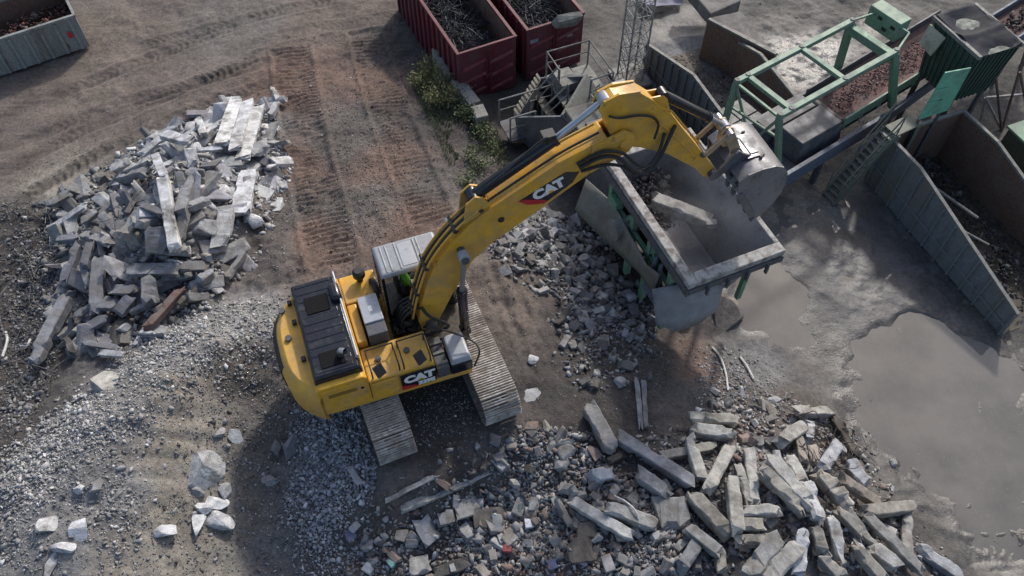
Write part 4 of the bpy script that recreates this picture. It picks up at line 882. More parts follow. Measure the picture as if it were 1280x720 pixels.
# local: x runs along the near side (k4 to k3), y runs back (k4 to k1)
sw, sd = 1.55, 1.95
mb = MB(); vs = [(0, 0, 4.0), (sw, 0, 4.0), (sw, sd, 4.0), (0, sd, 4.0), (.05, .15, 2.2), (sw-.1, .15, 2.2), (sw-.1, sd-.3, 2.2), (.05, sd-.3, 2.2)]
mb.add(vs, [(0, 4, 5, 1), (1, 5, 6, 2), (2, 6, 7, 3), (3, 7, 4, 0), (4, 7, 6, 5), (0, 1, 2, 3)]); mb.build('shell', M['darkgreen'], sil, .01)
mb = MB()
for k in range(9):
    f_ = (k+.5)/9; mb.bar((f_*sw, -.012, 3.95), (.05+f_*(sw-.15), .135, 2.22), .05, .05)
    mb.bar((-.012, f_*sd, 3.95), (.035, .15+f_*(sd-.45), 2.22), .05, .05, up=(1, 0, 0))
mb.build('cladding_rib', M['darkgreen'], sil)
mb = MB()
mb.box(-.06, .06, -.06, sd+.06, 3.98, 4.10); mb.box(sw-.06, sw+.06, -.06, sd+.06, 3.98, 4.10); mb.build('top_rail', M['galv'], sil, .01)
mb = MB(); nx_, ny_ = 24, 28; vs = []; fs = []
for j in range(ny_+1):
    for i in range(nx_+1):
        a, b_ = i/nx_, j/ny_; x = .03+a*(sw-.06); y = -.05+b_*(sd+.1)
        z = 4.115-.16*(1-(2*a-1)**2)*(.6+.4*math.cos(b_*9))*(1 if .03 < b_ < .97 else .3)+.05*float(fbm(np.array([x*1.5]), np.array([y*1.5]), 1.3, 4, 7)[0])+.07*max(0, 1-abs(b_-.45)*9)
        vs.append((x, y, z))
fs = [(j*(nx_+1)+i, j*(nx_+1)+i+1, (j+1)*(nx_+1)+i+1, (j+1)*(nx_+1)+i) for j in range(ny_) for i in range(nx_)]
mb.add(vs, fs); tp = mb.build('tarpaulin', M['tarp'], sil, smooth=True); sm = tp.modifiers.new('s', 'SOLIDIFY'); sm.thickness = .012
mb = MB(); mb.slab([(-.1, 1.25, 3.85), (-.1, 1.95, 3.85), (-.3, 1.85, 3.3), (-.28, 1.3, 3.2)], .08); mb.build('insulation_panel', M['beige'], sil)
for x, y in ((.15, .2), (sw-.2, .2), (sw-.2, sd-.35), (.15, sd-.35)): part_bars('support_leg', M['darkgrey'], [((x, y, 0), (x, y, 2.25))], .12, sil)
# green sheet panel standing by the walkway
mb = MB(); q_ = [wpt(1181, 90, 1.9), wpt(1213, 84, 1.9), wpt(1184, 137, .5), wpt(1147, 149, .5)]; mb.slab(q_, .04); 
dr = mb.build('sheet_panel', M['door']); tag(dr, 'mint green sheet metal panel beside the dark ribbed hopper', 'panel')
mb = MB(); d1 = (q_[1]-q_[0]); d2 = (q_[3]-q_[0]); nrm = d1.cross(d2).normalized()
if nrm.z < 0: nrm = -nrm
for f_ in (.35, .62): mb.bar(q_[0]+d2*f_+nrm*.03, q_[0]+d2*f_+d1*.55+nrm*.03, .02, .03)
mb.build('panel_strap', M['darkgreen'], dr)
mb = MB(); 
for k in (0, 1): mb.bar(q_[3]+(q_[2]-q_[3])*(.15+.7*k)-nrm*.08, Vector((*(q_[3]+(q_[2]-q_[3])*(.15+.7*k))[:2], -2))-nrm*.08, .07, .07)
mb.build('panel_post', M['darkgrey'], dr)
# ------------------------------------------------------------------ access stair
st = empty('access_stair', (0, 0, 0), 0, 'steep steel stair with slatted treads up to the conveyor', 'stair')
fL, fR = wpt(1029, 243, -2), wpt(1042, 256, -2); tL, tR = wpt(1106, 158, .2), wpt(1124, 168, .2)
tR = tL+(fR-fL)
for a, b_ in ((fL, tL), (fR, tR)):
    mb = MB(); mb.bar(a, b_, .06, .2); mb.build('stringer', M['stair'], st, .006)
    mb = MB(); up = Vector((0, 0, .9)); mb.tube([a+up*.95, b_+up], .025, 7); mb.tube([a+up*.5, b_+up*.5], .02, 7)
    for f_ in (0.02, .5, .98): q = a.lerp(b_, f_); mb.tube([q, q+up], .022, 7)
    mb.build('handrail', M['stair'], st)
for k in range(13):
    f_ = (k+.6)/13.2; a = fL.lerp(tL, f_); b_ = fR.lerp(tR, f_); mb = MB(); mb.bar(a, b_, .24, .035); mb.build('tread', M['galv'], st, .004)
mb = MB(); dv = (tL-fL); dv.z = 0; dv.normalize(); mb.slab([tL+Vector((0, 0, .03)), tR+Vector((0, 0, .03)), tR+dv*1.0+Vector((0, 0, .03)), tL+dv*1.0+Vector((0, 0, .03))], .05); mb.build('landing', M['stair'], st)
mb = MB()
for q in (tR+dv*.1, tR+dv*.9, tL+dv*.9): mb.bar(q, Vector((q.x, q.y, -2)), .09, .09)
mb.build('landing_post', M['stair'], st)
# ------------------------------------------------------------------ containers and bays
def open_box(name, label, cat, P0, ang, L, Wd, H, mat, inmat, group=None, ribs=11, zb=-2, rail=.08, ribw=.07):
    # local: x = length, y = width
    o = empty(name, (P0[0], P0[1], zb), ang, label, cat, group)
    t_ = .05
    def wall(nm, x0, x1, y0, y1, m_): mb = MB(); mb.box(x0, x1, y0, y1, .12, H); return mb.build(nm, m_, o, .006)
    wall('side_wall', 0, L, 0, t_, mat); wall('side_wall', 0, L, Wd-t_, Wd, mat); wall('end_wall', 0, t_, t_, Wd-t_, mat); e2 = wall('end_door', L-t_, L, t_, Wd-t_, mat)
    mb = MB(); mb.box(t_, L-t_, t_, Wd-t_, .12, .2); mb.build('floor_plate', inmat, o)
    for y in (t_+.003, Wd-t_-.003-.012): mb = MB(); mb.box(t_+.01, L-t_-.01, y, y+.012, .22, H-.03); mb.build('inner_lining', inmat, o)
    mb = MB(); mb.box(-.03, L+.03, -.035, .075, H-.001, H+rail); mb.box(-.03, L+.03, Wd-.075, Wd+.035, H-.001, H+rail); mb.box(-.03, .06, .076, Wd-.076, H, H+rail-.003); mb.box(L-.06, L+.03, .076, Wd-.076, H, H+rail-.003); mb.build('top_rail', mat, o, .012)
    for k in range(ribs):
        x = (k+.5)/ribs*L
        mb = MB(); mb.box(x-ribw/2, x+ribw/2, -.07, -.001, .14, H-.02); mb.build('rib', mat, o, .008)
        mb = MB(); mb.box(x-ribw/2, x+ribw/2, Wd+.001, Wd+.07, .14, H-.02); mb.build('rib', mat, o, .008)
    mb = MB(); mb.box(.1, L-.1, .5, .65, 0, .119); mb.box(.1, L-.1, Wd-.65, Wd-.5, 0, .119); mb.build('skid', M['darkgrey'], o)
    return o, e2
# red pair: near end faces the viewer
M['redbar'] = surf('worn_red_bar', (.24, .05, .06), .5, dirt=(.2, .13, .12), dscale=4)
def red_end(o, L, Wd, H):
    mb = MB()
    for y0 in (.12, Wd/2+.06):
        for z in (.35, .95, 1.5): mb = MB(); mb.bar((L+.04, y0, z), (L+.04, y0+Wd/2-.2, z+.2), .07, .08); mb.build('door_bar', M['redbar'], o)
    mb = MB()
    for y in (Wd/2-.05, Wd/2+.06): mb.tube([(L+.05, y, .3), (L+.05, y, H-.1)], .025, 6)
    mb.box(L+.03, L+.09, Wd/2-.12, Wd/2+.12, .95, 1.1); mb.build('door_latch', M['redbox'], o)
ra = wpt(572, 70, .15); rb = wpt(645, 47, .15); dirw = (rb-ra).normalized(); rang = math.atan2(dirw.y, dirw.x)
RW = (rb-ra).length; RL = 5.8; RH = 2.15
# local x must run toward the viewer end: x axis = perpendicular of dirw pointing to camera
xa_ = Vector((dirw.y, -dirw.x, 0)); ang_r = math.atan2(xa_.y, xa_.x)
org = ra-xa_*RL
r1, e1 = open_box('red_container', 'dark red scrap container, nearer the grassy bank', 'container', org, ang_r, RL, RW, RH, M['redbox'], M['rustin'], 'red containers of scrap', 13); red_end(r1, RL, RW, RH)
ra2 = wpt(659, 40, .15); org2 = ra2-xa_*RL
r2, e2 = open_box('red_container', 'dark red scrap container with a grey concrete lump on its end rim', 'container', org2, ang_r, RL, RW*1.02, RH, M['redbox'], M['rustin'], 'red containers of scrap', 13); red_end(r2, RL, RW, RH)
mb = MB(); mb.box(RL+.002, RL+.012, .12, .42, 1.62, 1.76); mb.build('name_plate', M['cabroof'], r2)
mb = MB(); mb.box(RL+.002, RL+.012, 1.55, 1.75, 1.42, 1.5); mb.build('name_plate', M['cabroof'], r2)
# grey container upper left: near long side faces the viewer
ga = wpt(0, 49, -.55); gb_ = wpt(93, 19, -.55); gd = (gb_-ga).normalized(); gang = math.atan2(gd.y, gd.x); GL = 5.6
gc, _ = open_box('grey_container', 'grey green ribbed container of reddish rubble at the far left edge', 'container', gb_-gd*GL, gang, GL, 2.3, 1.38, M['greencont'], M['rustin'], None, 11, rail=.1, ribw=.1)
mb = MB(); mb.box(5.1, 5.24, -.075, -.071, .7, .95); mb.build('red_patch', M['red'], gc)
M['earthfloor'] = surf('earth_floor', (.135, .112, .093), .85, dirt=(.2, .18, .15), dirt_lo=.5, dirt_hi=.65, dscale=.9, bump=.8, bscale=14)
# drop bays: sloping-sided steel bays
def bay(name, label, A, B, zs, Wd, mat, inmat, zb=-2, rows=2, ribs=11, end=True, flm='engine'):
    # A far end, B near end of the left wall base (world); zs = [(s, height)] rim of the walls
    A = Vector((A[0], A[1], zb)); d = Vector((B[0]-A.x, B[1]-A.y, 0)); L = d.length; ang = math.atan2(d.y, d.x)
    o = empty(name, A, ang, label, 'steel bay')
    prof_ = [(0, .02)]+[(L, .02)]+[(s, h) for s, h in zs[::-1]]
    def hz(s):
        for (s0, h0), (s1, h1) in zip(zs[:-1], zs[1:]):
            if s0 <= s <= s1: return h0+(h1-h0)*(s-s0)/(s1-s0)
        return zs[-1][1]
    for y0, y1 in ((0, -.06), (Wd+.06, Wd)):
        mb = MB(); mb.prism(prof_, min(y0, y1), max(y0, y1)); mb.build('side_wall', mat if y0 == 0 else inmat, o)
    if end: mb = MB(); mb.box(-.06, 0, -.06, Wd+.06, .02, zs[0][1]); mb.build('end_wall', inmat, o)
    mb = MB()
    for (s0, h0), (s1, h1) in zip(zs[:-1], zs[1:]):
        for y in (-.03, Wd+.03): mb.bar((s0, y, h0+.03), (s1, y, h1+.03), .11, .08)
    if end: mb.bar((-.03, 0, zs[0][1]+.03), (-.03, Wd, zs[0][1]+.03), .11, .08)
    mb.build('top_rim', M['galv'], o, .008)
    for k in range(ribs+1):
        s = min(max(k/ribs*L, .05), L-.05); h = hz(s); mb = MB(); mb.box(s-.03, s+.03, -.13, -.061, .03, h); mb.build('wall_stiffener', mat, o, .006)
    if rows > 1:
        mb = MB(); mb.bar((0, -.09, zs[0][1]*.42), (L, -.09, zs[-1][1]*.42), .06, .08); mb.build('wall_rail', mat, o, .006)
    # far wall lower skirt on the outer sides, floor slab
    mb = MB(); mb.box(0, L, 0, Wd, .0, .03); mb.build('floor_plate', M[flm], o)
    return o
A = atz(1083, 225, -2); B = atz(1252, 419, -2)
bay('steel_bay', 'weathered open steel bay with dark scrap and pipes inside', A, B, [(0, 1.94), (.35, 1.96), (1.49, 1.99), (6.28, .99)], 2.75, M['baywall'], M['rustin'])
A = atz(805.5, 82, -2); B = A+(atz(848, 135, -2)-A)*2.15; MIDZ = [(0, .92), (2.85, 1.76), (5.16, 1.58)]
bay('steel_bay', 'blue grey open steel bay holding brown earth behind the excavator arm', A, B, MIDZ, 2.5, M['baywall'], M['rustin'], rows=2, ribs=12, end=False, flm='earthfloor')
# tall rusty sloping wall on the far side of that bay, with a spoil slab behind it
r0, r1_, r2_ = wpt(886, 25, -.35), wpt(970, 69, -.35), wpt(936, 104, -2); r3 = wpt(882, 47, -1.2)
mb = MB(); mb.slab([r0, r1_, Vector((r1_.x, r1_.y, -2)), Vector((r0.x, r0.y, -2))], .08); rw_ = mb.build('rusty_wall', M['rustin']); tag(rw_, 'rusty steel bay wall with concrete spoil ramp behind it', 'steel wall')
mb = MB(); mb.bar(r0+Vector((0, 0, .03)), r1_+Vector((0, 0, .03)), .12, .08); mb.build('top_rim', M['galv'], rw_)
mb = MB(); q0, q1, q2, q3 = wpt(889, 22, -.42), wpt(926, 14, -.6), wpt(962, 60, -1.1), wpt(971, 66, -.5)
mb.add([q0, q1, q2, q3, Vector((q0.x, q0.y, -2.05)), Vector((q1.x+.5, q1.y+.4, -2.05)), Vector((q2.x+.5, q2.y+.3, -2.05)), Vector((q3.x, q3.y, -2.05))], [(0, 1, 2, 3), (4, 5, 1, 0), (5, 6, 2, 1), (6, 7, 3, 2), (7, 4, 0, 3)])
spoil = surf('spoil_concrete', (.21, .20, .185), .9, dirt=(.12, .105, .09), dscale=2.5, bump=.8, bscale=9)
tag(mb.build('spoil_ramp', spoil), 'pale spoil ramp sloping behind the rusty bay wall', 'spoil heap')
mb = MB(); q = [wpt(852, -8, -1.3), wpt(912, -8, -1.3), wpt(923, 15, -1.3), wpt(885, 32, -1.3)]
mb.slab(q, .5); tag(mb.build('concrete_slab', spoil, None, .05), 'broad worn concrete slab at the top edge beyond the rusty wall', 'slab')
mb = MB(); n_ = 16; vs = []; fs = []
p00, p10, p11, p01 = wpt(795, -6, -1.9), wpt(856, -8, -1.9), wpt(852, 8, -1.9), wpt(806, 14, -1.9)
for j in range(n_+1):
    for i in range(n_+1):
        q = p00.lerp(p10, i/n_).lerp(p01.lerp(p11, i/n_), j/n_); q.z = -1.85+.3*float(fbm(np.array([q.x]), np.array([q.y]), 1.2, 4, 17)[0])+.12; vs.append(q)
fs = [(j*(n_+1)+i, j*(n_+1)+i+1, (j+1)*(n_+1)+i+1, (j+1)*(n_+1)+i) for j in range(n_) for i in range(n_)]
mb.add(vs, fs); q = mb.build('plastic_sheet', M['tarpblue'], smooth=True); sm = q.modifiers.new('s', 'SOLIDIFY'); sm.thickness = .01; tag(q, 'crumpled dark blue sheet lying at the top edge', 'sheet')
# ------------------------------------------------------------------ lattice mast
mst = empty('lattice_mast', (0, 0, 0), 0, 'pale lattice steel mast standing behind the crusher platform', 'mast')
mp_ = wpt(787, 99, -2); w2 = .33; mh = 6.2; Mr = Matrix.Translation((mp_.x, mp_.y, -2)) @ Matrix.Rotation(R(20), 4, 'Z')
for sx in (-1, 1):
    for sy in (-1, 1): mb = MB(); mb.tube([Mr @ Vector((sx*w2, sy*w2, 0)), Mr @ Vector((sx*w2, sy*w2, mh))], .032, 7); mb.build('chord', M['mast'], mst)
k = 0; z = .1
while z < mh-.5:
    mb = MB(); cs = [(-w2, -w2), (w2, -w2), (w2, w2), (-w2, w2)]
    for i in range(4):
        a, b_ = cs[i], cs[(i+1) % 4]; mb.tube([Mr @ Vector((*a, z)), Mr @ Vector((*b_, z))], .016, 5); mb.tube([Mr @ Vector((*a, z)), Mr @ Vector((*b_, z+.55))], .016, 5); mb.tube([Mr @ Vector((*b_, z)), Mr @ Vector((*a, z+.55))], .016, 5)
    mb.build('lattice_bay', M['mast'], mst); z += .55
mb = MB(); mb.box(-.6, .6, -.6, .6, 0, .12, Mr); mb.build('base_plate', M['blockwall'], mst, .02)
# ------------------------------------------------------------------ spare toothed bucket on the ground
sb = empty('spare_bucket', tuple(wpt(682, 196, -1.85)), R(-24), 'big worn grey toothed bucket standing by the crusher walkway', 'bucket')
pr = [(-.95, 1.15), (-.85, .55), (-.45, .1), (.1, .0), (.55, .25), (.8, .75), (.72, 1.3), (.4, 1.7)]
prl = [(.34, 1.64), (.65, 1.26), (.72, .76), (.50, .31), (.1, .06), (-.42, .16), (-.79, .58), (-.89, 1.15)]
mb = MB(); mb.prism(pr+prl, 0, 1.75); mb.build('shell', M['steel'], sb, smooth=True)
for y in (0, 1.75): mb = MB(); mb.prism(pr, y-.03, y+.03); mb.build('side_plate', M['steel'], sb)
for k in range(10):
    y = .1+k*.172; mb = MB(); mb.prism([(-1.0, 1.1), (-.90, 1.1), (-.90, 1.2), (-1.02, 1.36)], y-.05, y+.05); mb.build('tooth', M['beige'], sb, .01)
mb = MB(); mb.prism([(.36, 1.71), (.72, 1.32), (.80, 1.34), (.44, 1.77)], 0, 1.75); mb.build('lip_plate', M['galv'], sb, .01); sb.scale = (1.15, 1.15, 1.15)
# low wall of concrete blocks beside the red container
for i, (a, b_) in enumerate((((546, 56), (562, 92)), ((570, 95), (594, 128)), ((596, 128), (603, 146)))):
    p, q = wpt(*a, -.9), wpt(*b_, -1.0); mb = MB(); mb.bar(Vector((p.x, p.y, -1.5)), Vector((q.x, q.y, -1.5)), .42, 1.0); bo = mb.build('concrete_block', M['blockwall'], None, .03)
    tag(bo, ['long mossy concrete block along the flank of the red container', 'concrete block at the corner of the nearer red container', 'short concrete block at the grassy end of the block row'][i], 'concrete block', 'blocks beside the red container')
# open feed conveyor and poles at the far right
c2 = empty('feed_conveyor', (0, 0, 0), 0, 'far belt conveyor of brown rubble at the top right corner', 'conveyor')
a0_, a1_ = wpt(1222, 34, -.2), wpt(1300, -14, .3); b0_, b1_ = wpt(1258, 60, -.2), wpt(1330, 10, .3)
mb = MB(); mb.slab([a0_, b0_, b1_, a1_], .06); mb.build('belt', M['belt'], c2)
for p, q in ((a0_, a1_), (b0_, b1_)): mb = MB(); mb.bar(p, q, .08, .4); mb.build('side_skirt', M['bluegrey'], c2, .01)
for f_ in (.2, .8):
    for p, q in ((a0_, a1_), (b0_, b1_)): s_ = p.lerp(q, f_); part_bars('support_leg', M['darkgrey'], [((s_.x, s_.y, -2), (s_.x, s_.y, s_.z))], .12, c2)
P = [a0_.lerp(a1_, a).lerp(b0_.lerp(b1_, a), .5+.3*b)+Vector((0, 0, .05)) for a, b in zip(g.random(160), g.uniform(-1, 1, 160))]
tag(stones_mesh('brown_rubble', np.array(P), g.uniform(.03, .11, 160), palette([(.12, .08, .065), (.18, .16, .14), (.08, .06, .05)], 160, g), 8), 'brown rubble lying on the far conveyor belt', 'rubble', kind='stuff')
tf = empty('steel_trestle', (0, 0, 0), 0, 'rusty steel trestle of crossed poles right of the ribbed hopper', 'trestle')
tp_ = [wpt(1232, 122, -1.0), wpt(1281, 118, -1.0), wpt(1275, 90, .2), wpt(1244, 88, .2), wpt(1252, 163, -2), wpt(1225, 155, -2), wpt(1290, 170, -2), wpt(1283, 60, .6)]
for a, b_ in ((0, 1), (3, 4), (0, 4), (7, 4), (2, 6), (0, 5), (1, 6)): mb = MB(); mb.tube([tp_[a], tp_[b_]], .045, 7); mb.build('pole', M['mast'] if a in (0,) else M['rustin'], tf)
# green tank edge cut by the frame on the right
mb = MB(); p = wpt(1296, 212, -1.2); mb.box(-.6, 1.2, -1.2, 1.2, -.8, .9, Matrix.Translation(p) @ Matrix.Rotation(R(22), 4, 'Z')); gt = mb.build('green_skip', M['darkgreen'], None, .05); tag(gt, 'dark green skip edge beside the weathered steel bay', 'skip')
mb = MB(); mb.box(-.66, 1.26, -1.26, 1.26, .9, .98, Matrix.Translation(p) @ Matrix.Rotation(R(22), 4, 'Z')); mb.build('rim', M['green'], gt, .02)
# ------------------------------------------------------------------ concrete beams, slabs and lumps read one by one
TONE = {'p': (.40, .39, .355), 'q': (.30, .29, .265), 'w': (.56, .565, .57), 'l': (.40, .405, .41), 'g': (.235, .235, .24), 'b': (.175, .18, .195), 'd': (.085, .077, .07), 't': (.27, .235, .20), 'r': (.16, .10, .085), 'k': (.055, .05, .045)}
def bar_mesh(name, L, Wd, T, seed, rough=.03, chip=.25, taper=0):
    g = np.random.default_rng(seed); n = max(6, int(L/.10)); ch = min(Wd, T)*.07
    ring = [(-1, -1, 1, 0), (-1, -1, 0, 1), (-1, 1, 0, -1), (-1, 1, 1, 0), (1, 1, -1, 0), (1, 1, 0, -1), (1, -1, 0, 1), (1, -1, -1, 0)]
    V = []; F = []; drift = np.cumsum(g.normal(size=(n+1, 2))*.004, 0)
    cornerchip = np.zeros((n+1, 4))
    for c in range(4):
        for k in range(g.integers(0, 3)):
            p_ = g.integers(0, n+1); cornerchip[max(0, p_-1):p_+2, c] += g.uniform(.3, 1.6)*chip
        if g.random() < .7: cornerchip[0, c] += g.uniform(0, 2)*chip
        if g.random() < .7: cornerchip[n, c] += g.uniform(0, 2)*chip
    e0 = g.normal(size=8)*.11*L/(.6+L); e1 = g.normal(size=8)*.11*L/(.6+L)
    for i in range(n+1):
        x = (i/n-.5)*L; s = 1-taper*(i/n)
        for k, (sy, sz, dy, dz) in enumerate(ring):
            cc = cornerchip[i, k//2]; y = sy*Wd/2*s+dy*ch*(1+cc*5); z = sz*T/2*s+dz*ch*(1+cc*5)
            y += -sy*cc*Wd*.18; z += -sz*cc*T*.18
            xx = x+(e0[k] if i == 0 else (e1[k] if i == n else g.normal()*.012))
            V.append((xx, y+drift[i, 0]+g.normal()*rough*.25*Wd, z+drift[i, 1]+g.normal()*rough*.25*T))
    for i in range(n):
        for k in range(8): F.append((i*8+k, i*8+(k+1) % 8, (i+1)*8+(k+1) % 8, (i+1)*8+k))
    V.append(tuple(np.mean(V[:8], 0)+np.array([-.03*g.random(), 0, 0]))); V.append(tuple(np.mean(V[n*8:n*8+8], 0)+np.array([.03*g.random(), 0, 0])))
    for k in range(8): F.append((k, len(V)-2, (k+1) % 8)); F.append((n*8+k, n*8+(k+1) % 8, len(V)-1))
    me = bpy.data.meshes.new(name); me.from_pydata(V, [], F)
    bm = bmesh.new(); bm.from_mesh(me); bmesh.ops.recalc_face_normals(bm, faces=bm.faces); bm.to_mesh(me); bm.free()
    me.materials.append(M['concrete']); return me
def lump_mesh(name, seed, sub=4, cuts=7, rough=.03):
    g = np.random.default_rng(seed); bm = bmesh.new(); bmesh.ops.create_icosphere(bm, subdivisions=sub, radius=1.25)
    for k in range(cuts):
        nn = g.normal(size=3); nn /= np.linalg.norm(nn); d = g.uniform(.5, .8)
        for v in bm.verts:
            p = np.array(v.co[:]); h = p@nn-d
            if h > 0: v.co = Vector(p-nn*h*1.0)
    for v in bm.verts: v.co *= 1+rough*g.normal()*.3
    me = bpy.data.meshes.new(name); bm.to_mesh(me); bm.free(); me.materials.append(M['concrete']); return me
def block_mesh(name, seed):
    g = np.random.default_rng(seed); bm = bmesh.new(); bmesh.ops.create_cube(bm, size=2)
    for v in bm.verts: v.co = Vector([c*g.uniform(.75, 1.05) for c in v.co])
    for k in range(g.integers(2, 5)):
        nn = Vector(g.normal(size=3)).normalized(); d = g.uniform(.75, 1.05)
        r_ = bmesh.ops.bisect_plane(bm, geom=bm.verts[:]+bm.edges[:]+bm.faces[:], plane_co=nn*d, plane_no=nn, clear_outer=True)
        bmesh.ops.holes_fill(bm, edges=[e for e in bm.edges if e.is_boundary])
    bmesh.ops.bevel(bm, geom=bm.edges[:], offset=.07, segments=1, affect='EDGES', profile=.5)
    for v in bm.verts: v.co += Vector(g.normal(size=3))*.02
    bmesh.ops.recalc_face_normals(bm, faces=bm.faces)
    me = bpy.data.meshes.new(name); bm.to_mesh(me); bm.free(); me.materials.append(M['concrete']); return me
BLK = [block_mesh('rubble_chunk', 100+i) for i in range(14)]
def vary(c, j=.17):
    k = 1+random.uniform(-j, j); h = random.uniform(-.045, .045)*(j > .05); return (min(c[0]*k*(1+h), .8), min(c[1]*k*(1+h*.4), .8), min(c[2]*k*(1-h), .8), 1)
sdn = [0]
def mpp(P): return float((np.array(P[:])-CAM)@cf)/FPX
def place_bar(name, u1, v1, u2, v2, wpx, tone, label, cat, lift=.0, thick=1.0, wide=.92, roll=0, group=None, l2=None, chip=.4):
    sdn[0] += 1
    a = ong(u1, v1, .1); b_ = ong(u2, v2, .1); Wd = wpx*mpp((a+b_)/2)*wide; T = Wd*thick
    a = ong(u1, v1, T*.40+lift); b_ = ong(u2, v2, T*.40+(lift if l2 is None else l2))
    d = b_-a; L = d.length
    if L < Wd*.8: d = d.normalized()*Wd; L = Wd
    me = bar_mesh(name, L, Wd, T, 900+sdn[0], chip=chip)
    o = bpy.data.objects.new(name, me); COL.objects.link(o)
    x = d.normalized(); up = Vector((0, 0, 1)); y = up.cross(x).normalized(); z = x.cross(y)
    Mx = Matrix((x, y, z)).transposed().to_4x4(); o.matrix_world = Matrix.Translation((a+b_)/2) @ Mx @ Matrix.Rotation(roll, 4, 'X')
    o.color = vary(TONE[tone]); tag(o, label, cat, group); return o
RG = 'broken beams on the lower right heap'; LG = 'broken concrete on the upper left heap'; CG = 'loose pieces in front of the excavator'
Bm = lambda *a, **k: place_bar('concrete_beam', *a, 'beam', **k)
Sb = lambda *a, **k: place_bar('concrete_slab', *a, 'slab', **k)
for t_ in [
 (863,523,919,526,15,'p','upper of two parallel pale beams at the top of the right heap',.25),
 (865,538,913,542,17,'p','lower of two parallel pale beams at the top of the right heap',.2),
 (868,560,890,559,14,'q','short grey beam stub behind the leaning beams below the parallel pair',.02),
 (862,548,877,600,15,'p','pale beam leaning steeply left of the two parallel beams',.2),
 (911,562,884,616,17,'p','thick whitish beam slanting down left under the parallel pair',.2),
 (935,562,943,630,15,'p','tall upright pale beam in the middle of the right heap',.1),
 (922,583,938,630,12,'p','slim pale beam wedged left of the tall upright beam',.12),
 (915,600,921,666,18,'p','blunt upright beam standing left of the slim wedged one',.25),
 (863,617,914,670,20,'q','long grey beam slanting right below the whitish thick beam',.18),
 (930,640,974,638,15,'p','short beam lying crosswise below the tall upright beam',.3),
 (923,657,952,658,17,'p','stubby beam block just under the crosswise short beam',.2),
 (951,588,1008,642,17,'q','long brownish grey beam slanting through the heap centre',.3),
 (963,573,1010,630,20,'p','broad pale beam lying above the long brownish grey one',.32),
 (985,573,1003,606,17,'p','pale beam stub between broad slanting beams at heap centre',.2),
 (1005,603,1023,650,20,'l','whitish beam with a chipped top at heap centre right',.28),
 (975,553,1003,535,18,'p','rounded pale beam end near the rebar tangle at the heap top',.15),
 (995,515,1036,515,13,'p','thin pale beam lying along the top edge of the heap',.1),
 (1011,529,1009,550,14,'l','small upright pale stub under the thin top beam',.1),
 (999,553,1005,577,14,'t','brownish stub beside the rebar tangle',.15),
 (1014,560,1018,580,14,'t','tan stub right of the brownish one by the rebar',.1),
 (1027,588,1046,557,17,'l','bright tilted beam at the upper right of the heap',.3),
 (1023,590,1042,612,21,'q','thick grey beam piece under the bright tilted beam',.25),
 (1042,612,1061,634,21,'q','broken grey continuation piece below the thick grey one',.25),
 (1041,522,1073,573,11,'k','dark straight timber at the heap edge facing the puddle',.1),
 (1059,578,1081,605,20,'l','pale rounded block at the right edge of the heap',.1),
 (1051,599,1098,631,14,'t','tan stained beam on the right edge of the heap',.2),
 (1083,640,1136,634,16,'q','grey beam lying crosswise at the right foot of the heap',.15),
 (1082,645,1151,713,15,'q','very long grey beam at the lower right of the heap',.22),
 (1132,646,1133,696,15,'q','short upright beam right of the very long grey beam',.08),
 (1147,684,1201,722,17,'l','outlying pale beam lying on the mud right of the heap',.0),
 (1068,682,1101,721,16,'q','beam with a knobbed head left of the very long grey beam',.2),
 (1087,684,1118,706,20,'l','fat pale lump of beam beside the knobbed one',.12),
 (1062,645,1090,681,13,'q','narrow grey beam tucked behind the long lower right beam',.12),
 (1039,648,1052,700,16,'l','upright whitish beam at the lower centre of the heap',.2),
 (970,674,932,722,24,'q','widest flat beam at the lower edge, left one of a pair',.32),
 (996,684,957,724,24,'q','widest flat beam at the lower edge, right one of a pair',.32),
 (1004,665,997,716,18,'l','pale upright beam right of the widest flat pair',.25),
 (1020,660,1028,692,18,'q','grey beam head standing at the lower centre',.22),
 (1027,693,1052,722,20,'q','grey beam running off the lower picture edge',.2),
 (920,677,966,674,15,'q','dull beam lying crosswise above the widest flat pair',.12),
 (860,661,900,692,16,'q','dusty beam with a pale knob at the left of the heap',.2),
 (900,686,903,714,15,'q','dusty upright stub left of the widest flat pair',.12),
 (1047,637,1077,668,14,'q','grey beam end right of the upright whitish beam',.15),
 (1067,680,1081,698,15,'l','small pale beam stub near the knobbed beam',.1),
 (735,508,766,562,20,'g','thick grey beam standing apart, nearest the excavator front',.1),
 (773,546,868,604,17,'g','longest smooth grey beam left of the right heap',.12),
 (797,592,836,618,18,'g','short ribbed grey beam below the longest smooth beam',.1),
 (737,598,765,592,18,'l','squared pale block with holes left of the ribbed beam',.05),
 (715,627,788,671,15,'l','long whitish flat beam at the left foot of the heap',.08),
 (698,609,721,616,15,'g','grey beam stub at the head of the long whitish flat beam',.08),
 (760,636,820,657,18,'p','rounded pale beam crossed by a bent white pipe',.1),
 (826,571,889,558,13,'q','grey beam lying behind the longest smooth beam',.04),
 (795,476,800,533,7,'g','left grey post of two lying side by side on dark earth',.02),
 (804,475,807,532,7,'g','right grey post of two lying side by side on dark earth',.02),
 (760,577,780,568,9,'d','dark short beam beside the longest smooth grey beam',.05),
 (697,627,715,657,12,'b','dark slate beam left of the long whitish flat beam',.1),
 (850,712,871,680,18,'b','dusty slate beam with a white patch at the lower edge',.15),
]: Bm(*t_[:7], lift=t_[7], group=RG)
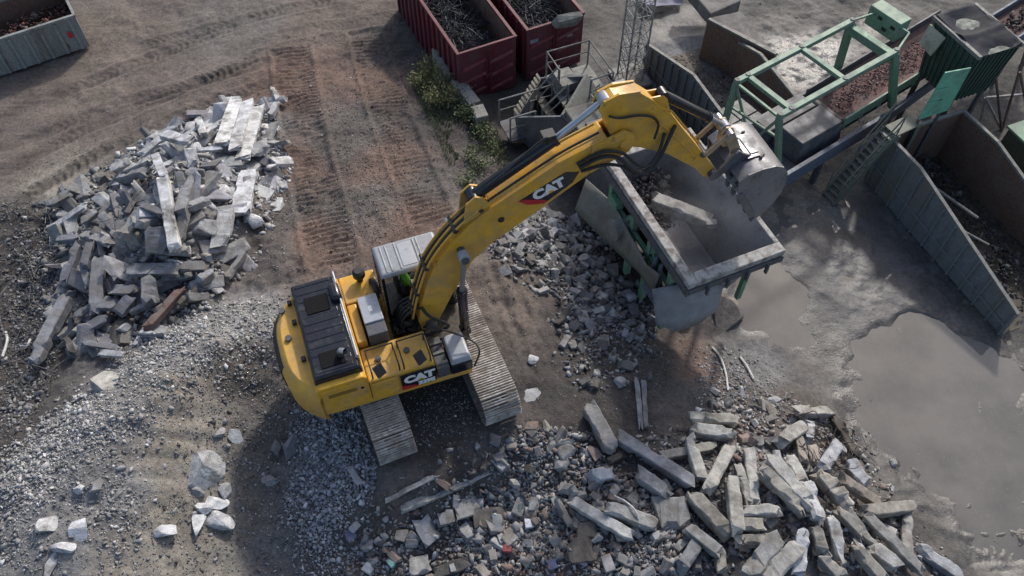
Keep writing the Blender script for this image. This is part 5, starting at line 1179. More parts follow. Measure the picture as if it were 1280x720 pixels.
for t_ in [
 (295,127,277,181,17,'w','left of three long white slabs side by side',.25,.35),
 (310,126,293,187,14,'w','middle of three long white slabs side by side',.30,.4),
 (323,134,303,197,16,'w','right of three long white slabs, with a broken edge',.25,.35),
 (206,168,241,177,14,'w','bent white slab bridging the top of the left heap',.45,.5),
 (177,194,207,170,10,'l','pale slab leaning up to the bent white slab',.25,.5),
 (245,187,275,186,9,'w','thin white slab below the three long white ones',.2,.5),
 (310,218,301,268,23,'w','broad white flat slab on the right flank of the left heap',.15,.35),
 (282,263,274,306,22,'l','broad grey white slab below the broad white flat one',.12,.4),
 (68,284,103,260,9,'l','narrow pale slab at the left shoulder of the left heap',.15,.6),
 (60,258,87,243,13,'g','thick grey slab on the mud left of the left heap',.1,.6),
 (195,284,197,314,26,'b','square slate grey slab beside the ridged white beam',.2,.3),
 (73,299,98,297,13,'b','slate slab end west of the brownish conglomerate lump',.25,.6),
 (104,293,137,305,12,'g','grey slab sloping down to the brownish conglomerate lump',.25,.6),
 (124,322,118,387,16,'b','tall slate slab standing in the dark side of the heap',.3,.35),
 (162,338,224,337,17,'b','wide slate slab lying level at the heap middle',.2,.4),
 (226,334,256,333,16,'b','slate slab with small slots at the end of the wide one',.2,.4),
 (142,363,167,363,14,'b','slate slab with a pointed end under the wide one',.2,.5),
 (127,380,146,380,19,'b','roundish slate slab in the lower left heap',.18,.4),
 (148,392,163,374,17,'b','tilted slate slab beside the roundish one',.2,.4),
 (107,412,132,399,14,'b','slate slab with a ribbed edge near the dark boulder',.15,.5),
 (106,428,145,434,8,'b','thin slate slab under the dark boulder',.1,.6),
 (125,441,152,444,9,'l','thin pale slab at the lower tip of the left heap',.06,.5),
 (313,193,331,181,17,'g','grey slab leaning below the right end of the white slabs',.15,.5),
]: Sb(*t_[:7], lift=t_[7]+.14, thick=t_[8], wide=1.0, group=LG)
for t_ in [
 (248,151,254,169,10,'w','short white post stump behind the bent white slab',.2),
 (340,110,347,124,7,'w','small white post at the topmost end of the left heap',.05),
 (346,130,338,145,9,'l','pale stub under the small white top post',.05),
 (204,222,219,313,15,'w','long ridged white beam lying down the middle of the heap',.5),
 (195,195,206,224,11,'l','pale beam above the head of the ridged white one',.4),
 (241,215,224,267,15,'g','grey beam right of the ridged white beam',.32),
 (230,268,224,300,12,'g','grey beam stub beneath the grey beam of the heap centre',.25),
 (158,215,188,202,11,'l','pale beam on the sunny upper left of the heap',.3),
 (142,215,163,202,12,'l','whitish beam at the left end of the pale sunny beam',.2),
 (150,224,180,218,12,'g','grey beam under the pale sunny beam',.2),
 (104,280,121,266,12,'b','dark slate beam on the left shoulder',.2),
 (178,258,204,269,10,'b','slate beam left of the ridged white beam',.25),
 (235,260,259,251,11,'g','grey beam across the gap right of the grey centre beam',.2),
 (98,306,81,350,12,'b','upright slate beam at the dark left side, left of three',.3),
 (114,304,106,334,11,'b','upright slate beam at the dark left side, middle of three',.3),
 (104,330,110,360,9,'b','upright slate beam at the dark left side, right of three',.15),
 (85,371,44,454,16,'g','long grey beam reaching down left out of the heap',.2),
 (187,350,188,380,19,'b','stout slate block below the level slab',.2),
 (226,364,184,409,11,'r','reddish split timber at the lower edge of the left heap',.12),
 (247,361,223,381,9,'d','dark timber next to the reddish split timber',.1),
 (265,341,250,352,13,'g','grey wedge stub right of the slotted slab',.1),
 (284,347,305,314,9,'g','thin grey beam on the lower right flank',.08),
 (176,415,191,417,5,'w','tiny white stick beside the dark boulder',.05),
 (165,391,190,378,8,'g','thin grey beam near the reddish timber',.15),
 (97,396,118,380,11,'b','slate beam above the ribbed slab',.15),
 (83,424,91,440,9,'d','dark shard near the foot of the long grey beam',.05),
 (126,300,132,330,9,'b','narrow slate beam beside the conglomerate lump',.15),
 (140,318,146,350,9,'b','narrow slate beam under the conglomerate lump',.12),
]: Bm(*t_[:7], lift=t_[7]+.12, group=LG)
for t_ in [
 (830,642,852,642,40,'g','square grey slab right of the pipe crossed beam',.06,.28),
 (722,665,744,661,21,'d','dark brown slab below the dark slate beam',.08,.35),
 (715,690,733,688,30,'d','large dark slab at the lower edge centre',.08,.3),
 (570,638,600,626,27,'q','grey flat slab just below the pad ledge',.06,.2),
 (594,652,630,644,24,'d','mossy dark slab with a broken edge below the pad ledge',.06,.25),
 (526,650,540,676,23,'g','pale grey slab in the middle of the lower brick rubble',.08,.25),
 (512,710,534,704,22,'q','grey slab at the lower picture edge left of centre',.08,.3),
 (545,716,583,704,16,'d','long dark slab at the lower picture edge',.05,.4),
 (548,650,566,645,18,'g','knobby grey slab beside the grey flat one',.06,.4),
 (484,626,541,596,7,'q','thin sill of concrete lying on the pad edge',.0,.5),
 (500,637,560,612,11,'q','left length of the crumbling pale ledge at the pad edge',-.09,.5),
 (560,612,610,589,11,'q','right length of the crumbling pale ledge at the pad edge',-.09,.5),
 (437,584,451,604,9,'l','pale split slivers left of the nearer track',.03,.4),
 (812,247,886,275,15,'g','',0,1),
]:
    if t_[6]: Sb(*t_[:7], lift=t_[7], thick=t_[8], wide=1.0, group=CG)
# the beam lying in the hopper
o = bpy.data.objects.new('concrete_beam', bar_mesh('concrete_beam', 2.05, .36, .30, 4242)); COL.objects.link(o)
a, b_ = wpt(816, 249, 1.45), wpt(885, 276, 1.15); d = (b_-a).normalized(); z = Vector((0, 0, 1)); y = z.cross(d).normalized(); z = d.cross(y)
o.matrix_world = Matrix.Translation((a+b_)/2) @ Matrix((d, y, z)).transposed().to_4x4(); o.scale = ((b_-a).length/2.05, 1, 1); o.color = (.30, .29, .265, 1); tag(o, 'grey concrete beam lying inside the feed hopper', 'beam')
o = bpy.data.objects.new('concrete_lump', BLK[3]); COL.objects.link(o); o.location = wpt(889, 279, 1.2); o.scale = (.16, .13, .12); o.color = (.27, .26, .24, 1); tag(o, 'small concrete lump at the lower end of the beam in the hopper', 'lump')
# boulders
def lump(u, v, sx, sy, tone, label, sink=.5, asp=.8, sub=4, cuts=9, rz=0, name='boulder', group=None):
    sdn[0] += 1; P = ong(u, v, .15); k = mpp(P)/2
    o = bpy.data.objects.new(name, lump_mesh(name, 300+sdn[0], sub, cuts)); COL.objects.link(o)
    hx_, hy_ = sx*k, sy*k*1.1; hz = min(hx_, hy_)*asp; P = ong(u, v, hz*.6); o.location = P-Vector((0, 0, sink*hz)); o.scale = (hx_, hy_, hz); o.rotation_euler = (random.uniform(-.15, .15), random.uniform(-.15, .15), rz)
    o.color = vary(TONE[tone], .04); tag(o, label, 'boulder', group); return o
for t_ in [
 (251,580,50,44,'l','largest grey boulder with a flat top below left of the excavator'),
 (126,480,44,32,'p','pale sandy boulder at the head of the gravel slope'),
 (105,512,14,20,'g','grey upright stone under the pale sandy boulder'),
 (292,542,28,17,'l','whitish flat boulder up right of the largest grey one'),
 (274,541,12,16,'l','small pale stone touching the whitish flat boulder'),
 (245,615,18,13,'l','pale stone just under the largest grey boulder'),
 (249,633,26,16,'w','white wedge at the left of the stone cluster'),
 (271,627,28,18,'w','white wedge at the middle of the stone cluster'),
 (281,614,18,18,'l','pale stone topping the cluster of white stones'),
 (274,649,36,26,'w','biggest white stone of the cluster'),
 (247,653,18,28,'w','white upright sliver at the foot of the cluster'),
 (206,662,34,19,'w','white triangular stone lying alone on the tan slope'),
 (58,656,24,26,'w','white stone, left of two, near the lower left corner'),
 (99,660,24,26,'w','white stone, right of two, near the lower left corner'),
 (76,683,30,17,'w','white squared stone below the pair of white stones'),
 (63,705,14,30,'l','pale upright stone at the lower left edge'),
 (119,608,16,18,'g','grey stone midway down the pale gravel slope'),
 (99,609,14,14,'w','small white stone beside the grey midslope stone'),
 (338,599,20,12,'g','grey oblong stone on the dark slope left of the gravel fan'),
 (363,557,28,28,'b','dark slate stone close under the counterweight'),
 (344,561,16,24,'b','dark slate shard next to the slate stone'),
 (316,273,24,20,'w','white angular boulder on the right flank of the left heap'),
 (352,231,13,14,'w','white cylinder stub at the right tip of the left heap'),
 (347,256,16,14,'l','pale round stone at the right tip of the left heap'),
 (340,214,14,16,'g','grey stone above the white cylinder stub'),
 (250,281,34,30,'l','pale knobbly boulder right of the ridged white beam'),
 (157,296,42,38,'t','brownish conglomerate lump on the left heap'),
 (152,415,36,34,'k','dark round boulder at the lower edge of the left heap'),
 (258,231,16,20,'w','white chip above the pale knobbly boulder'),
 (276,240,18,20,'w','white chip right of the white chip over the knobbly boulder'),
 (285,198,28,13,'w','white flat stone at the foot of the three long slabs'),
 (265,159,16,12,'g','grey stone behind the white post stump'),
 (75,359,16,16,'b','slate lump at the top of the long grey beam'),
 (907,392,38,44,'t','big tan boulder beside the dusty apron under the hopper'),
 (665,446,14,13,'w','single white stone right of the far track'),
 (1117,579,9,9,'l','pale stone alone on the mud, upper of two'),
 (1116,611,8,9,'l','pale stone alone on the mud, lower of two'),
 (929,492,9,18,'w','white upright chip above the right heap'),
 (967,500,26,14,'l','pale flat stone at the upper edge of the right heap'),
 (799,412,18,16,'l','pale square stone below the crusher'),
 (776,478,16,14,'l','grey white stone on dark earth above the two posts'),
 (708,565,22,18,'g','grey block left of the thick beam, upper of two'),
 (698,578,20,20,'g','grey block left of the thick beam, lower of two'),
 (689,553,14,22,'g','grey wedge left of the two grey blocks'),
 (704,552,22,14,'p','pale block above the two grey blocks'),
 (1060,641,22,24,'l','pale round lump on the right side of the right heap'),
 (990,656,18,20,'l','pale chunk low in the centre of the right heap'),
 (962,660,20,20,'q','grey chunk left of the pale chunk low in the right heap'),
 (1050,622,18,16,'q','grey lump on the right side of the right heap'),
 (882,672,26,22,'w','bright white knob at the dusty left side of the right heap'),
]: lump(*t_, group=None)
lump(665, 492, 34, 46, 'l', 'flat pale plaster patch on the dark earth beside the far track', sink=.3, asp=.12, rz=-.4, name='plaster_patch')
o = bpy.data.objects.new('concrete_lump', BLK[5]); COL.objects.link(o); o.location = wpt(709, 26, .22); o.scale = (.52, .17, .30); o.rotation_euler = (.5, .05, rang); o.color = (.20, .205, .19, 1); tag(o, 'grey concrete lump hanging on the rim of the farther red container', 'lump')
for u, v, c_, l_ in ((634, 685, (.30, .075, .075, 1), 'red block in the lower brick rubble'), (439, 670, (.19, .18, .25, 1), 'purplish block at the left end of the lower brick rubble'), (690, 706, (.09, .11, .19, 1), 'dark blue block at the lower picture edge'), (489, 704, (.20, .40, .38, 1), 'small turquoise piece in the lower brick rubble'), (662, 655, (.62, .64, .68, 1), 'white block in the lower brick rubble'), (461, 711, (.5, .5, .48, 1), 'white square block at the lower picture edge')):
    P = ong(u, v, .08); o = bpy.data.objects.new('coloured_block', BLK[sdn[0] % 14]); sdn[0] += 1; COL.objects.link(o); o.location = P; k = mpp(P)*6.5; o.scale = (k*(.6 if 'turq' in l_ else 1.), k, k*.8); o.color = c_; o.rotation_euler = (0, 0, random.uniform(0, 3)); tag(o, l_, 'block')
# ------------------------------------------------------------------ loose rubble: the largest as chunks, the rest as ground cover
GREY = [(.205, .205, .208), (.265, .264, .265), (.16, .16, .168), (.33, .328, .328)]; PALEC = [(.30, .295, .285), (.38, .375, .365), (.24, .235, .225), (.45, .45, .45)]; BLUE = [(.235, .24, .26), (.31, .315, .335), (.18, .185, .20), (.42, .425, .44)]
BRK = [(.20, .185, .165), (.26, .245, .22), (.15, .115, .10), (.19, .14, .12), (.30, .285, .26), (.12, .11, .10), (.22, .17, .15)]; DK = [(.10, .095, .09), (.15, .145, .14), (.075, .07, .065), (.24, .24, .24)]
ZN = [
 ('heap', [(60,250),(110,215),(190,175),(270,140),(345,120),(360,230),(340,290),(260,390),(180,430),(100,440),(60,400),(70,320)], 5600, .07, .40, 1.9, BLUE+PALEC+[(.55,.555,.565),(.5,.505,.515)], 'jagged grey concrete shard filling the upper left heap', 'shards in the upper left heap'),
 ('grit', [(120,470),(200,410),(330,370),(370,430),(300,465),(200,495),(60,620),(0,640),(0,590)], 4800, .045, .19, 2.4, PALEC, 'pale round stone on the sunlit gravel ridge', 'stones on the sunlit gravel ridge'),
 ('slope', [(0,560),(110,490),(190,540),(170,620),(190,720),(0,720)], 4200, .035, .2, 2.3, PALEC+GREY, 'pale stone on the lower left gravel slope', 'stones on the lower left slope'),
 ('mid', [(230,440),(350,450),(420,520),(470,580),(440,640),(400,720),(230,720),(200,640),(250,560),(220,500)], 3600, .03, .18, 2.6, GREY+DK, 'grey stone on the dark hollow left of the excavator', 'stones in the dark hollow'),
 ('fan', [(365,505),(450,525),(470,590),(435,645),(385,720),(350,660),(390,580)], 3400, .05, .19, 2.3, BLUE, 'bluish grey stone in the gravel fan under the counterweight', 'stones in the gravel fan'),
 ('brick', [(420,700),(480,650),(620,590),(700,535),(740,560),(800,610),(860,650),(900,720),(410,720)], 6500, .05, .30, 2.1, BRK+GREY+GREY+PALEC[:2], 'weathered brick or stone piece in the lower rubble', 'pieces in the lower brick rubble'),
 ('bank', [(610,300),(660,270),(720,275),(760,320),(815,380),(800,425),(765,490),(735,450),(700,370),(640,330)], 3000, .07, .34, 2.0, GREY+GREY+DK, 'grey rubble chunk on the bank between excavator and crusher', 'chunks on the bank by the crusher'),
 ('pile', [(860,520),(930,490),(1000,505),(1075,550),(1130,640),(1190,715),(860,720),(830,640),(800,580)], 3000, .05, .32, 2.0, PALEC+GREY+BRK, 'concrete chunk between the beams of the lower right heap', 'chunks between the beams'),
 ('crush', [(880,430),(960,470),(1000,512),(930,525),(870,500)], 1500, .03, .17, 2.4, PALEC+GREY, 'pale stone on the slope above the lower right heap', 'stones above the lower right heap'),
 ('scrap', [(0,250),(60,255),(80,330),(60,420),(85,450),(0,550)], 4000, .05, .24, 2.2, DK+GREY, 'dark stone in the scrap hollow at the left edge', 'stones in the dark scrap hollow'),
 ('mud', [(350,300),(380,70),(560,60),(640,280),(720,400),(900,440),(700,560),(610,580),(480,620),(430,560)], 6500, .016, .085, 2.7, GREY+DK+PALEC, None, None),
 ('yard', [(0,90),(400,0),(520,20),(380,120),(200,180),(60,260),(0,250)], 2200, .012, .06, 3.0, GREY+BRK, None, None),
 ('strip', [(400,100),(445,110),(510,300),(440,310)], 2200, .02, .09, 2.5, GREY+BRK, None, None),
 ('edge', [(335,130),(362,120),(385,340),(345,390),(330,320)], 900, .02, .14, 2.6, GREY+PALEC, 'grey stone between the left heap and the track imprint', 'stones beside the track imprint'),
 ('veg', [(480,70),(550,60),(610,200),(590,270),(545,260)], 1800, .015, .08, 2.7, DK+BRK, None, None),
 ('under', [(505,490),(590,470),(605,525),(545,570)], 700, .02, .10, 2.5, GREY+PALEC, None, None),
 ('lip', [(690,470),(850,430),(880,520),(740,540)], 700, .012, .07, 2.9, BRK+PALEC, None, None),
 ('pudl', [(1000,430),(1280,400),(1280,720),(1180,690),(1080,560)], 700, .012, .05, 3.0, DK+GREY, None, None),
 ('lane', [(345,60),(480,30),(560,280),(520,300),(400,340),(370,300)], 5200, .018, .085, 2.6, [(.11,.08,.067),(.085,.063,.053),(.135,.10,.085)], None, None),
 ('tyre', [(0,190),(340,40),(350,110),(150,200),(0,260)], 2600, .015, .06, 2.7, [(.14,.118,.10),(.12,.098,.084),(.16,.14,.12)], None, None),
 ('wetyard', [(880,0),(1160,0),(1100,60),(960,120)], 500, .02, .10, 2.8, GREY, None, None),
]
small = []; big = []
for zi, (nm, poly, n_, smin, smax, pw, pal, lab, grp) in enumerate(ZN):
    g = np.random.default_rng(1000+zi); pp = [tuple(ong(*q)[:2]) for q in poly]; px = np.array(pp); lo, hi = px.min(0), px.max(0)
    X = g.uniform(lo[0], hi[0], n_*4); Y = g.uniform(lo[1], hi[1], n_*4)
    jt = .12 if nm in ('heap', 'pile') else .32; wx_ = X+.7*fbm(X, Y, .7, 4, 41)+jt*g.normal(size=len(X)); wy_ = Y+.7*fbm(X, Y, .7, 4, 42)+jt*g.normal(size=len(X))
    clump = g.random(len(X)) < np.clip(.75+1.1*fbm(X, Y, .55, 3, 45+zi), .12, 1)
    k = inpoly(wx_, wy_, pp) & clump; X, Y = X[k][:n_], Y[k][:n_]
    # keep stones out from under the tracks
    dx = (X-EX[0])*math.cos(T)+(Y-EX[1])*math.sin(T); dy = -(X-EX[0])*math.sin(T)+(Y-EX[1])*math.cos(T)
    if nm not in ('heap',): kk = ~((np.abs(dx) < 2.5) & (np.abs(np.abs(dy)-1.27) < .5)); X, Y = X[kk], Y[kk]
    s = smin*(1-g.random(len(X))*(1-(smin/smax)**pw))**(-1/pw)
    c = palette(pal, len(X), g); z = zg(X, Y)+s*.12
    if nm == 'heap': pv = proj(np.stack([X, Y, z], 1)); c = c*np.where((pv[:, 1]-245)*.8-(pv[:, 0]-210)*.6 > 12*g.normal(size=len(X)), .66, 1.0)[:, None]  # slate tone with painted shade: shards on the heap's lower left side darkened
    for i in range(len(X)):
        px_ = s[i]/(CAMH-z[i]+2)
        (big if lab else small).append((px_, X[i], Y[i], z[i], s[i], c[i], zi))
big.sort(key=lambda q: -q[0])
NB = 285
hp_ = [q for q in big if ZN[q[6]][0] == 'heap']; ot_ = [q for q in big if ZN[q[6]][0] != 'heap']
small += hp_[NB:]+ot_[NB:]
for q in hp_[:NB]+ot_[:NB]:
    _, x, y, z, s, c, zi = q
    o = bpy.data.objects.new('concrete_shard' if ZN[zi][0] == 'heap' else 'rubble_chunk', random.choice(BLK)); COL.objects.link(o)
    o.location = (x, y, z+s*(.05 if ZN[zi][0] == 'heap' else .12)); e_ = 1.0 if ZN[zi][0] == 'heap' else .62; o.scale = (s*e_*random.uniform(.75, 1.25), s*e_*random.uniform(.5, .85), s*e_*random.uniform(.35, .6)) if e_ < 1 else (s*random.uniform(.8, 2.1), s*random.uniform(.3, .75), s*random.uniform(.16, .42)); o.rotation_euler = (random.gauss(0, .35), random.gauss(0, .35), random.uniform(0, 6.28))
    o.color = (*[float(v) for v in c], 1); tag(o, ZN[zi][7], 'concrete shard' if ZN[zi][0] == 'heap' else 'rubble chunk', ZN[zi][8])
byz = {}
for q in small: byz.setdefault(q[6], []).append(q)
NAMES = {'lane': ('soil_clods', 'crumbled reddish soil clods on the two machine track imprints'), 'tyre': ('soil_clods', 'crumbled brown soil along the tyre tracks upper left'), 'heap': ('small_rubble', 'small broken concrete filling the upper left heap'), 'grit': ('gravel', 'pale round gravel on the sunlit ridge'), 'slope': ('gravel', 'pale gravel spread over the lower left slope'), 'mid': ('gravel', 'mixed grey gravel in the dark hollow left of the excavator'), 'fan': ('gravel', 'bluish grey gravel fan under the counterweight'), 'brick': ('brick_rubble', 'small brick and stone rubble along the lower picture edge'), 'bank': ('small_rubble', 'small grey rubble on the bank by the crusher'), 'pile': ('small_rubble', 'small rubble between the beams of the lower right heap'), 'crush': ('gravel', 'pale gravel on the slope above the lower right heap'), 'scrap': ('small_rubble', 'dark rubble in the scrap hollow at the left edge'), 'mud': ('pebbles', 'scattered pebbles pressed into the mud around the excavator'), 'yard': ('pebbles', 'scattered pebbles on the brown yard upper left'), 'strip': ('gravel', 'gravel strip between the two track imprints'), 'edge': ('gravel', 'stony edge between left heap and track imprint'), 'veg': ('pebbles', 'dark stony soil around the weeds'), 'under': ('gravel', 'gravel between the excavator tracks'), 'lip': ('pebbles', 'fine stones on the dark earth lip before the crusher'), 'pudl': ('pebbles', 'few dark stones in the puddled mud'), 'wetyard': ('pebbles', 'stones on the wet yard at the top')}
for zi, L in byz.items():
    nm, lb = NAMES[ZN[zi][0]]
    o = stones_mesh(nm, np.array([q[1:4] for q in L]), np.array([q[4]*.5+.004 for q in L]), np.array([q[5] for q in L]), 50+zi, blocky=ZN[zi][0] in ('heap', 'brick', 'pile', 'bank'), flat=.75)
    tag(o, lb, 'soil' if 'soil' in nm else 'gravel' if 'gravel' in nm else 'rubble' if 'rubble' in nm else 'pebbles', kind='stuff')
# contents of hopper, bays and containers
def fill(name, cx_, n_, smin, smax, pal, label, seed, cat='rubble'):
    g = np.random.default_rng(seed); P = [cx_(g) for _ in range(n_)]
    o = stones_mesh(name, np.array(P), smin*(1-g.random(n_)*(1-(smin/smax)**2.2))**(-1/2.2)*.6, palette(pal, n_, g), seed, blocky=True); tag(o, label, cat, kind='stuff')
MK = Matrix.Translation(cru.location) @ Matrix.Rotation(CA, 4, 'Z')
def hopc(g):
    y = g.beta(2.6, 1.4)*2.0+2.45; hgt = max(0, (y-2.6)/1.8)*1.0; x = .5+g.beta(1, 1.7)*(1.2+.2*hgt)
    return MK @ Vector((x, y, 2.38+max(0, hgt)*g.uniform(.5, 1)))
fill('brick_rubble', hopc, 800, .04, .17, BRK+[(.26,.22,.18),(.3,.28,.25)], 'broken stone and brick heaped in the far part of the hopper', 31)
def in_box(obj_, L, Wd, z0, z1, bumps=.3):
    Mx = Matrix.Translation(obj_.location) @ Matrix.Rotation(obj_.rotation_euler.z, 4, 'Z')
    def f(g):
        x, y = g.uniform(.12, L-.12), g.uniform(.12, Wd-.12); return Mx @ Vector((x, y, z0+(z1-z0)*(.6+.8*float(fbm(np.array([x]), np.array([y]), .7, 3, 13)[0]))*g.uniform(.75, 1)))
    return f, Mx
def wires(name, f, n_, label, cat, seed, r=.014, L=.9, up=.25, mat=None):
    g = np.random.default_rng(seed); mb = MB(n_ < 100)
    for k in range(n_):
        p = f(g); a = g.uniform(0, 6.28); l_ = g.uniform(.4, 1)*L; d = Vector((math.cos(a), math.sin(a), g.uniform(-.1, .25)))*l_; bd = Vector(g.normal(size=3))*.26*l_; bd.z = abs(bd.z)+.03
        mb.tube([p, p+d*.33+bd, p+d*.66+bd*.6, p+d], r*g.uniform(.6, 1.3), 5)
    o = mb.build(name, mat or M['rebar']); tag(o, label, cat, kind='stuff'); return o
f1, _ = in_box(r1, RL, RW, .9, 1.75); fill('scrap_filling', f1, 700, .05, .16, [(.045, .047, .055), (.08, .082, .09), (.12, .12, .13)], 'dark shredded metal scrap inside the nearer red container', 61, 'scrap')
def inset(f, obj_, L, Wd, m_=.6):
    Mx = Matrix.Translation(obj_.location) @ Matrix.Rotation(obj_.rotation_euler.z, 4, 'Z'); Mi = Mx.inverted(); Cn = Mx @ Vector((L/2, Wd/2, 0))
    def h(g):
        p = f(g); q = Mi @ p; q.x = L/2+(q.x-L/2)*.8; q.y = Wd/2+(q.y-Wd/2)*.55; q.z += .06; return Mx @ q
    return h
steelw = surf('scrap_wire', (.04, .043, .052), .55, .3, var=.6)
wires('wire_scrap', inset(f1, r1, RL, RW), 420, 'tangled wire scrap on top of the nearer red container', 'wire', 71, .012, .9, mat=steelw)
f2, _ = in_box(r2, RL, RW, 1.15, 1.95); fill('scrap_filling', f2, 700, .05, .16, [(.06, .062, .07), (.11, .112, .12), (.17, .17, .175)], 'dark metal scrap inside the farther red container', 62, 'scrap')
wires('wire_scrap', inset(f2, r2, RL, RW), 420, 'tangled wire scrap on top of the farther red container', 'wire', 72, .012, .9, mat=steelw)
f3, _ = in_box(gc, GL, 2.3, .45, .95); fill('brick_rubble', f3, 900, .05, .2, [(.15, .065, .05), (.10, .06, .05), (.2, .17, .15), (.13, .05, .04)], 'reddish rubble inside the grey container', 63)
BY = [o for o in bpy.data.objects if o.name.startswith('steel_bay') and o.parent is None]
def bayfill(b_, L, Wd, z0, z1): return in_box(b_, L, Wd, z0, z1)[0]
fill('scrap_filling', bayfill(BY[0], 6.2, 2.2, .05, .6), 1000, .04, .22, [(.035, .034, .036), (.06, .058, .058), (.10, .098, .095), (.03, .03, .03)], 'dark mixed scrap on the floor of the weathered steel bay', 64, 'scrap')
fill('earth_filling', bayfill(BY[1], 5.2, 2.5, .03, .22), 1500, .02, .09, [(.17, .145, .125), (.2, .175, .15), (.14, .115, .10), (.27, .25, .22), (.16, .105, .085)], 'brown earth and rubble in the blue grey steel bay', 65, 'earth')
Mb = Matrix.Translation(BY[0].location) @ Matrix.Rotation(BY[0].rotation_euler.z, 4, 'Z')
for (x0, y0, x1, y1, z, r_, lb) in ((1.4, 1.0, 3.0, 1.5, .8, .05, 'long pale pipe lying in the weathered steel bay'), (2.6, .5, 3.9, 1.2, .72, .035, 'thin pale pipe crossing the steel bay floor'), (2.3, .9, 3.4, .5, .72, .03, 'short thin pipe near the wall of the steel bay')):
    mb = MB(); mb.tube([Mb @ Vector((x0, y0, z)), Mb @ Vector((x1, y1, z-.05))], r_, 8); tag(mb.build('scrap_pipe', M['galv']), lb, 'pipe', 'pipes in the steel bay')
# rebar and wire
def onpoly(poly, up=.05):
    pp = [tuple(ong(*q)[:2]) for q in poly]; A_ = np.array(pp); lo, hi = A_.min(0), A_.max(0)
    def f(g):
        while True:
            x, y = g.uniform(lo[0], hi[0]), g.uniform(lo[1], hi[1])
            if inpoly(np.array([x]), np.array([y]), pp)[0]: return Vector((x, y, float(zg(x, y))+up))
    return f
wires('wire_scrap', onpoly([(0,255),(60,260),(85,330),(60,430),(80,460),(0,540)]), 130, 'tangle of wire in the scrap hollow at the left edge', 'wire', 73, .012, 1.1, mat=surf('dull_wire', (.10, .10, .10), .6, .3, var=.5))
wires('rebar_tangle', onpoly([(1000,530),(1060,540),(1070,590),(1000,600)], .25), 60, 'rusty reinforcing bars at the top of the lower right heap', 'rebar', 74, .010, .7)
wires('rebar_tangle', onpoly([(880,600),(1000,600),(1060,680),(930,690)], .15), 50, 'reinforcing bars sticking between the beams of the lower right heap', 'rebar', 75, .009, .6)
wires('rebar_tangle', onpoly([(90,240),(250,210),(260,350),(110,420)], .25), 60, 'reinforcing bars sticking out of the upper left heap', 'rebar', 76, .009, .6)
wht = surf('white_plastic', (.5, .5, .48), .5, bump=.02)
for pts, r_, lb in (([(768,620,.3),(782,627,.42),(795,640,.42),(800,658,.25)], .022, 'bent white pipe across the rounded pale beam'), ([(890,434,.05),(900,446,.06),(907,466,.06),(910,488,.05)], .03, 'curved pale pipe on the slope below the apron, left one'), ([(925,446,.05),(933,457,.08),(938,466,.08),(942,474,.05)], .035, 'curved pale pipe on the slope below the apron, right one'), ([(7,415,.15),(9,426,.16),(3,446,.15)], .035, 'white bent pipe at the left edge in the dark scrap'), ([(38,424,.15),(34,432,.2),(26,433,.12)], .035, 'short white hook of pipe in the dark scrap')):
    mb = MB(True); mb.tube([ong(u, v, h) for u, v, h in pts], r_, 8); tag(mb.build('plastic_pipe', wht, None, smooth=True), lb, 'pipe')
# ------------------------------------------------------------------ weeds: leafy shrubs and grass on the bank edge
leafm = []
for nm, c_ in (('leaf_yellowgreen', (.20, .195, .075)), ('leaf_green', (.12, .15, .06)), ('leaf_dry', (.18, .145, .085))): leafm.append(surf(nm, c_, .7, var=.4, bump=0, bscale=8))
def leaves(bm_pts, n_, spread, size, g, mat, name, parent=None, updir=.5, up=.3):
    V = []; F = []
    for k in range(n_):
        c = Vector(bm_pts(g)); a = g.uniform(0, 6.28); el = g.uniform(-.2, 1.2); d = Vector((math.cos(a)*math.cos(el), math.sin(a)*math.cos(el), math.sin(el))); s = size*g.uniform(.5, 1.3); sd_ = d.cross(Vector(g.normal(size=3))).normalized()*s*.32
        b0_ = len(V); V += [c, c+d*s*.5+sd_, c+d*s, c+d*s*.5-sd_]; F.append((b0_, b0_+1, b0_+2, b0_+3))
    me = bpy.data.meshes.new(name); me.from_pydata([tuple(v) for v in V], [], F); me.materials.append(mat); o = bpy.data.objects.new(name, me); COL.objects.link(o); o.parent = parent; return o
def shrub(u, v, rad, hgt, mi, n_, label, seed):
    g = np.random.default_rng(seed); P = ong(u, v); root = empty('weed_shrub', P, 0, label, 'shrub', 'weeds on the bank edge')
    mb = MB(); tips = []
    for k in range(16):
        a = g.uniform(0, 6.28); r_ = rad*g.uniform(.3, 1); t_ = Vector((math.cos(a)*r_, math.sin(a)*r_, hgt*g.uniform(.5, 1.1))); mid = t_*.5+Vector((0, 0, hgt*.2)); mb.tube([(0, 0, -.03), mid, t_], [.012, .009, .004], 5); tips.append((mid, t_))
    mb.build('stem', M['timber'], root)
    def f(g):
        m_, t_ = tips[g.integers(0, len(tips))]; q = m_.lerp(t_, g.uniform(-.2, 1.1)); return q+Vector(g.normal(size=3))*.11
    leaves(f, int(n_*.55), 0, .08, g, leafm[mi], 'foliage', root); return root
for i, (u, v, r_, h_, mi, n_, lb) in enumerate([(540,110,.75,.8,0,2200,'yellow green shrub, leftmost of the weeds by the concrete blocks'), (553,134,.6,.7,0,1700,'yellow green shrub in front of the leftmost weed'), (572,120,.6,.6,2,1300,'dry brownish shrub against the concrete block'), (585,148,.55,.5,1,1500,'green shrub at the corner of the last concrete block'), (604,170,.5,.35,1,1100,'low green weed on the bank below the block row'), (598,206,.55,.3,1,1000,'low green weed halfway down the bank edge'), (617,192,.35,.25,1,600,'smallest green weed beside the spare bucket'), (585,232,.4,.22,1,500,'sparse green weed lowest on the bank edge')]): shrub(u, v, r_, h_, mi, n_, lb, 500+i)
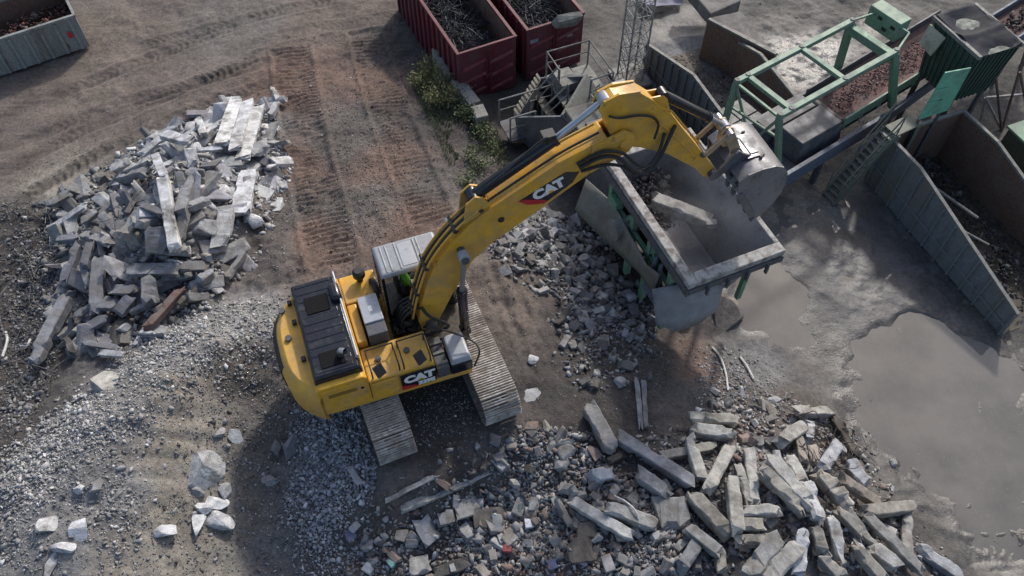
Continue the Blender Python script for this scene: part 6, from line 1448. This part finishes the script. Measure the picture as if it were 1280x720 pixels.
g = np.random.default_rng(88); gp = onpoly([(500,80),(560,85),(610,140),(640,200),(610,260),(575,240),(545,170)], 0)
V = []; F = []
for k in range(5200):
    c = gp(g)
    if fbm(np.array([c.x]), np.array([c.y]), .9, 3, 66)[0] < .02: continue
    for j in range(3):
        a = g.uniform(0, 6.28); s = g.uniform(.05, .2); b0_ = len(V); d = Vector((math.cos(a)*.45, math.sin(a)*.45, 1)).normalized()*s; sd_ = Vector((-math.sin(a), math.cos(a), 0))*.008
        V += [c+sd_, c-sd_, c+d]; F.append((b0_, b0_+1, b0_+2))
me = bpy.data.meshes.new('grass'); me.from_pydata([tuple(v) for v in V], [], F); me.materials.append(leafm[1]); o = bpy.data.objects.new('grass', me); COL.objects.link(o); tag(o, 'short green grass and weeds along the bank edge', 'grass', kind='stuff')

# ------------------------------------------------------------------ dusty air over the yard
def volume(name, density, color, aniso, noise_=None):
    m = bpy.data.materials.new(name); m.use_nodes = True; t = m.node_tree
    for n in list(t.nodes):
        if n.type == 'BSDF_PRINCIPLED': t.nodes.remove(n)
    v = t.nodes.new('ShaderNodeVolumePrincipled'); v.inputs['Color'].default_value = (*color, 1); v.inputs['Density'].default_value = density; v.inputs['Anisotropy'].default_value = aniso
    t.links.new(v.outputs[0], t.nodes['Material Output'].inputs['Volume']); return m, t, v
DM, t, v = volume('drifting_dust', .2, (.80, .80, .82), .2)
tc = N(t, 'ShaderNodeTexCoord').outputs['Object']
n1 = noise(t, tc, 1.3, 5, .6)
gr = N(t, 'ShaderNodeVectorMath', operation='LENGTH'); t.links.new(tc, gr.inputs[0])
fo = N(t, 'ShaderNodeMapRange'); t.links.new(gr.outputs['Value'], fo.inputs[0]); fo.inputs[1].default_value = .25; fo.inputs[2].default_value = .98; fo.inputs[3].default_value = 1; fo.inputs[4].default_value = 0
mu = N(t, 'ShaderNodeMath', operation='MULTIPLY'); t.links.new(fo.outputs[0], mu.inputs[0]); t.links.new(ramp(t, n1, .42, .68), mu.inputs[1])
mu2 = N(t, 'ShaderNodeMath', operation='MULTIPLY'); t.links.new(mu.outputs[0], mu2.inputs[0]); mu2.inputs[1].default_value = .22; t.links.new(mu2.outputs[0], v.inputs['Density'])
bm = bmesh.new(); bmesh.ops.create_icosphere(bm, subdivisions=3, radius=1); me = bpy.data.meshes.new('dust_cloud'); bm.to_mesh(me); bm.free(); me.materials.append(DM)
o = bpy.data.objects.new('dust_cloud', me); COL.objects.link(o); o.location = MK @ Vector((1.75, 1.9, 4.1)); o.scale = (1.6, 1.9, 1.1); o.rotation_euler = (0, 0, CA); tag(o, 'pale dust drifting off the load below the bucket', 'dust', kind='stuff')
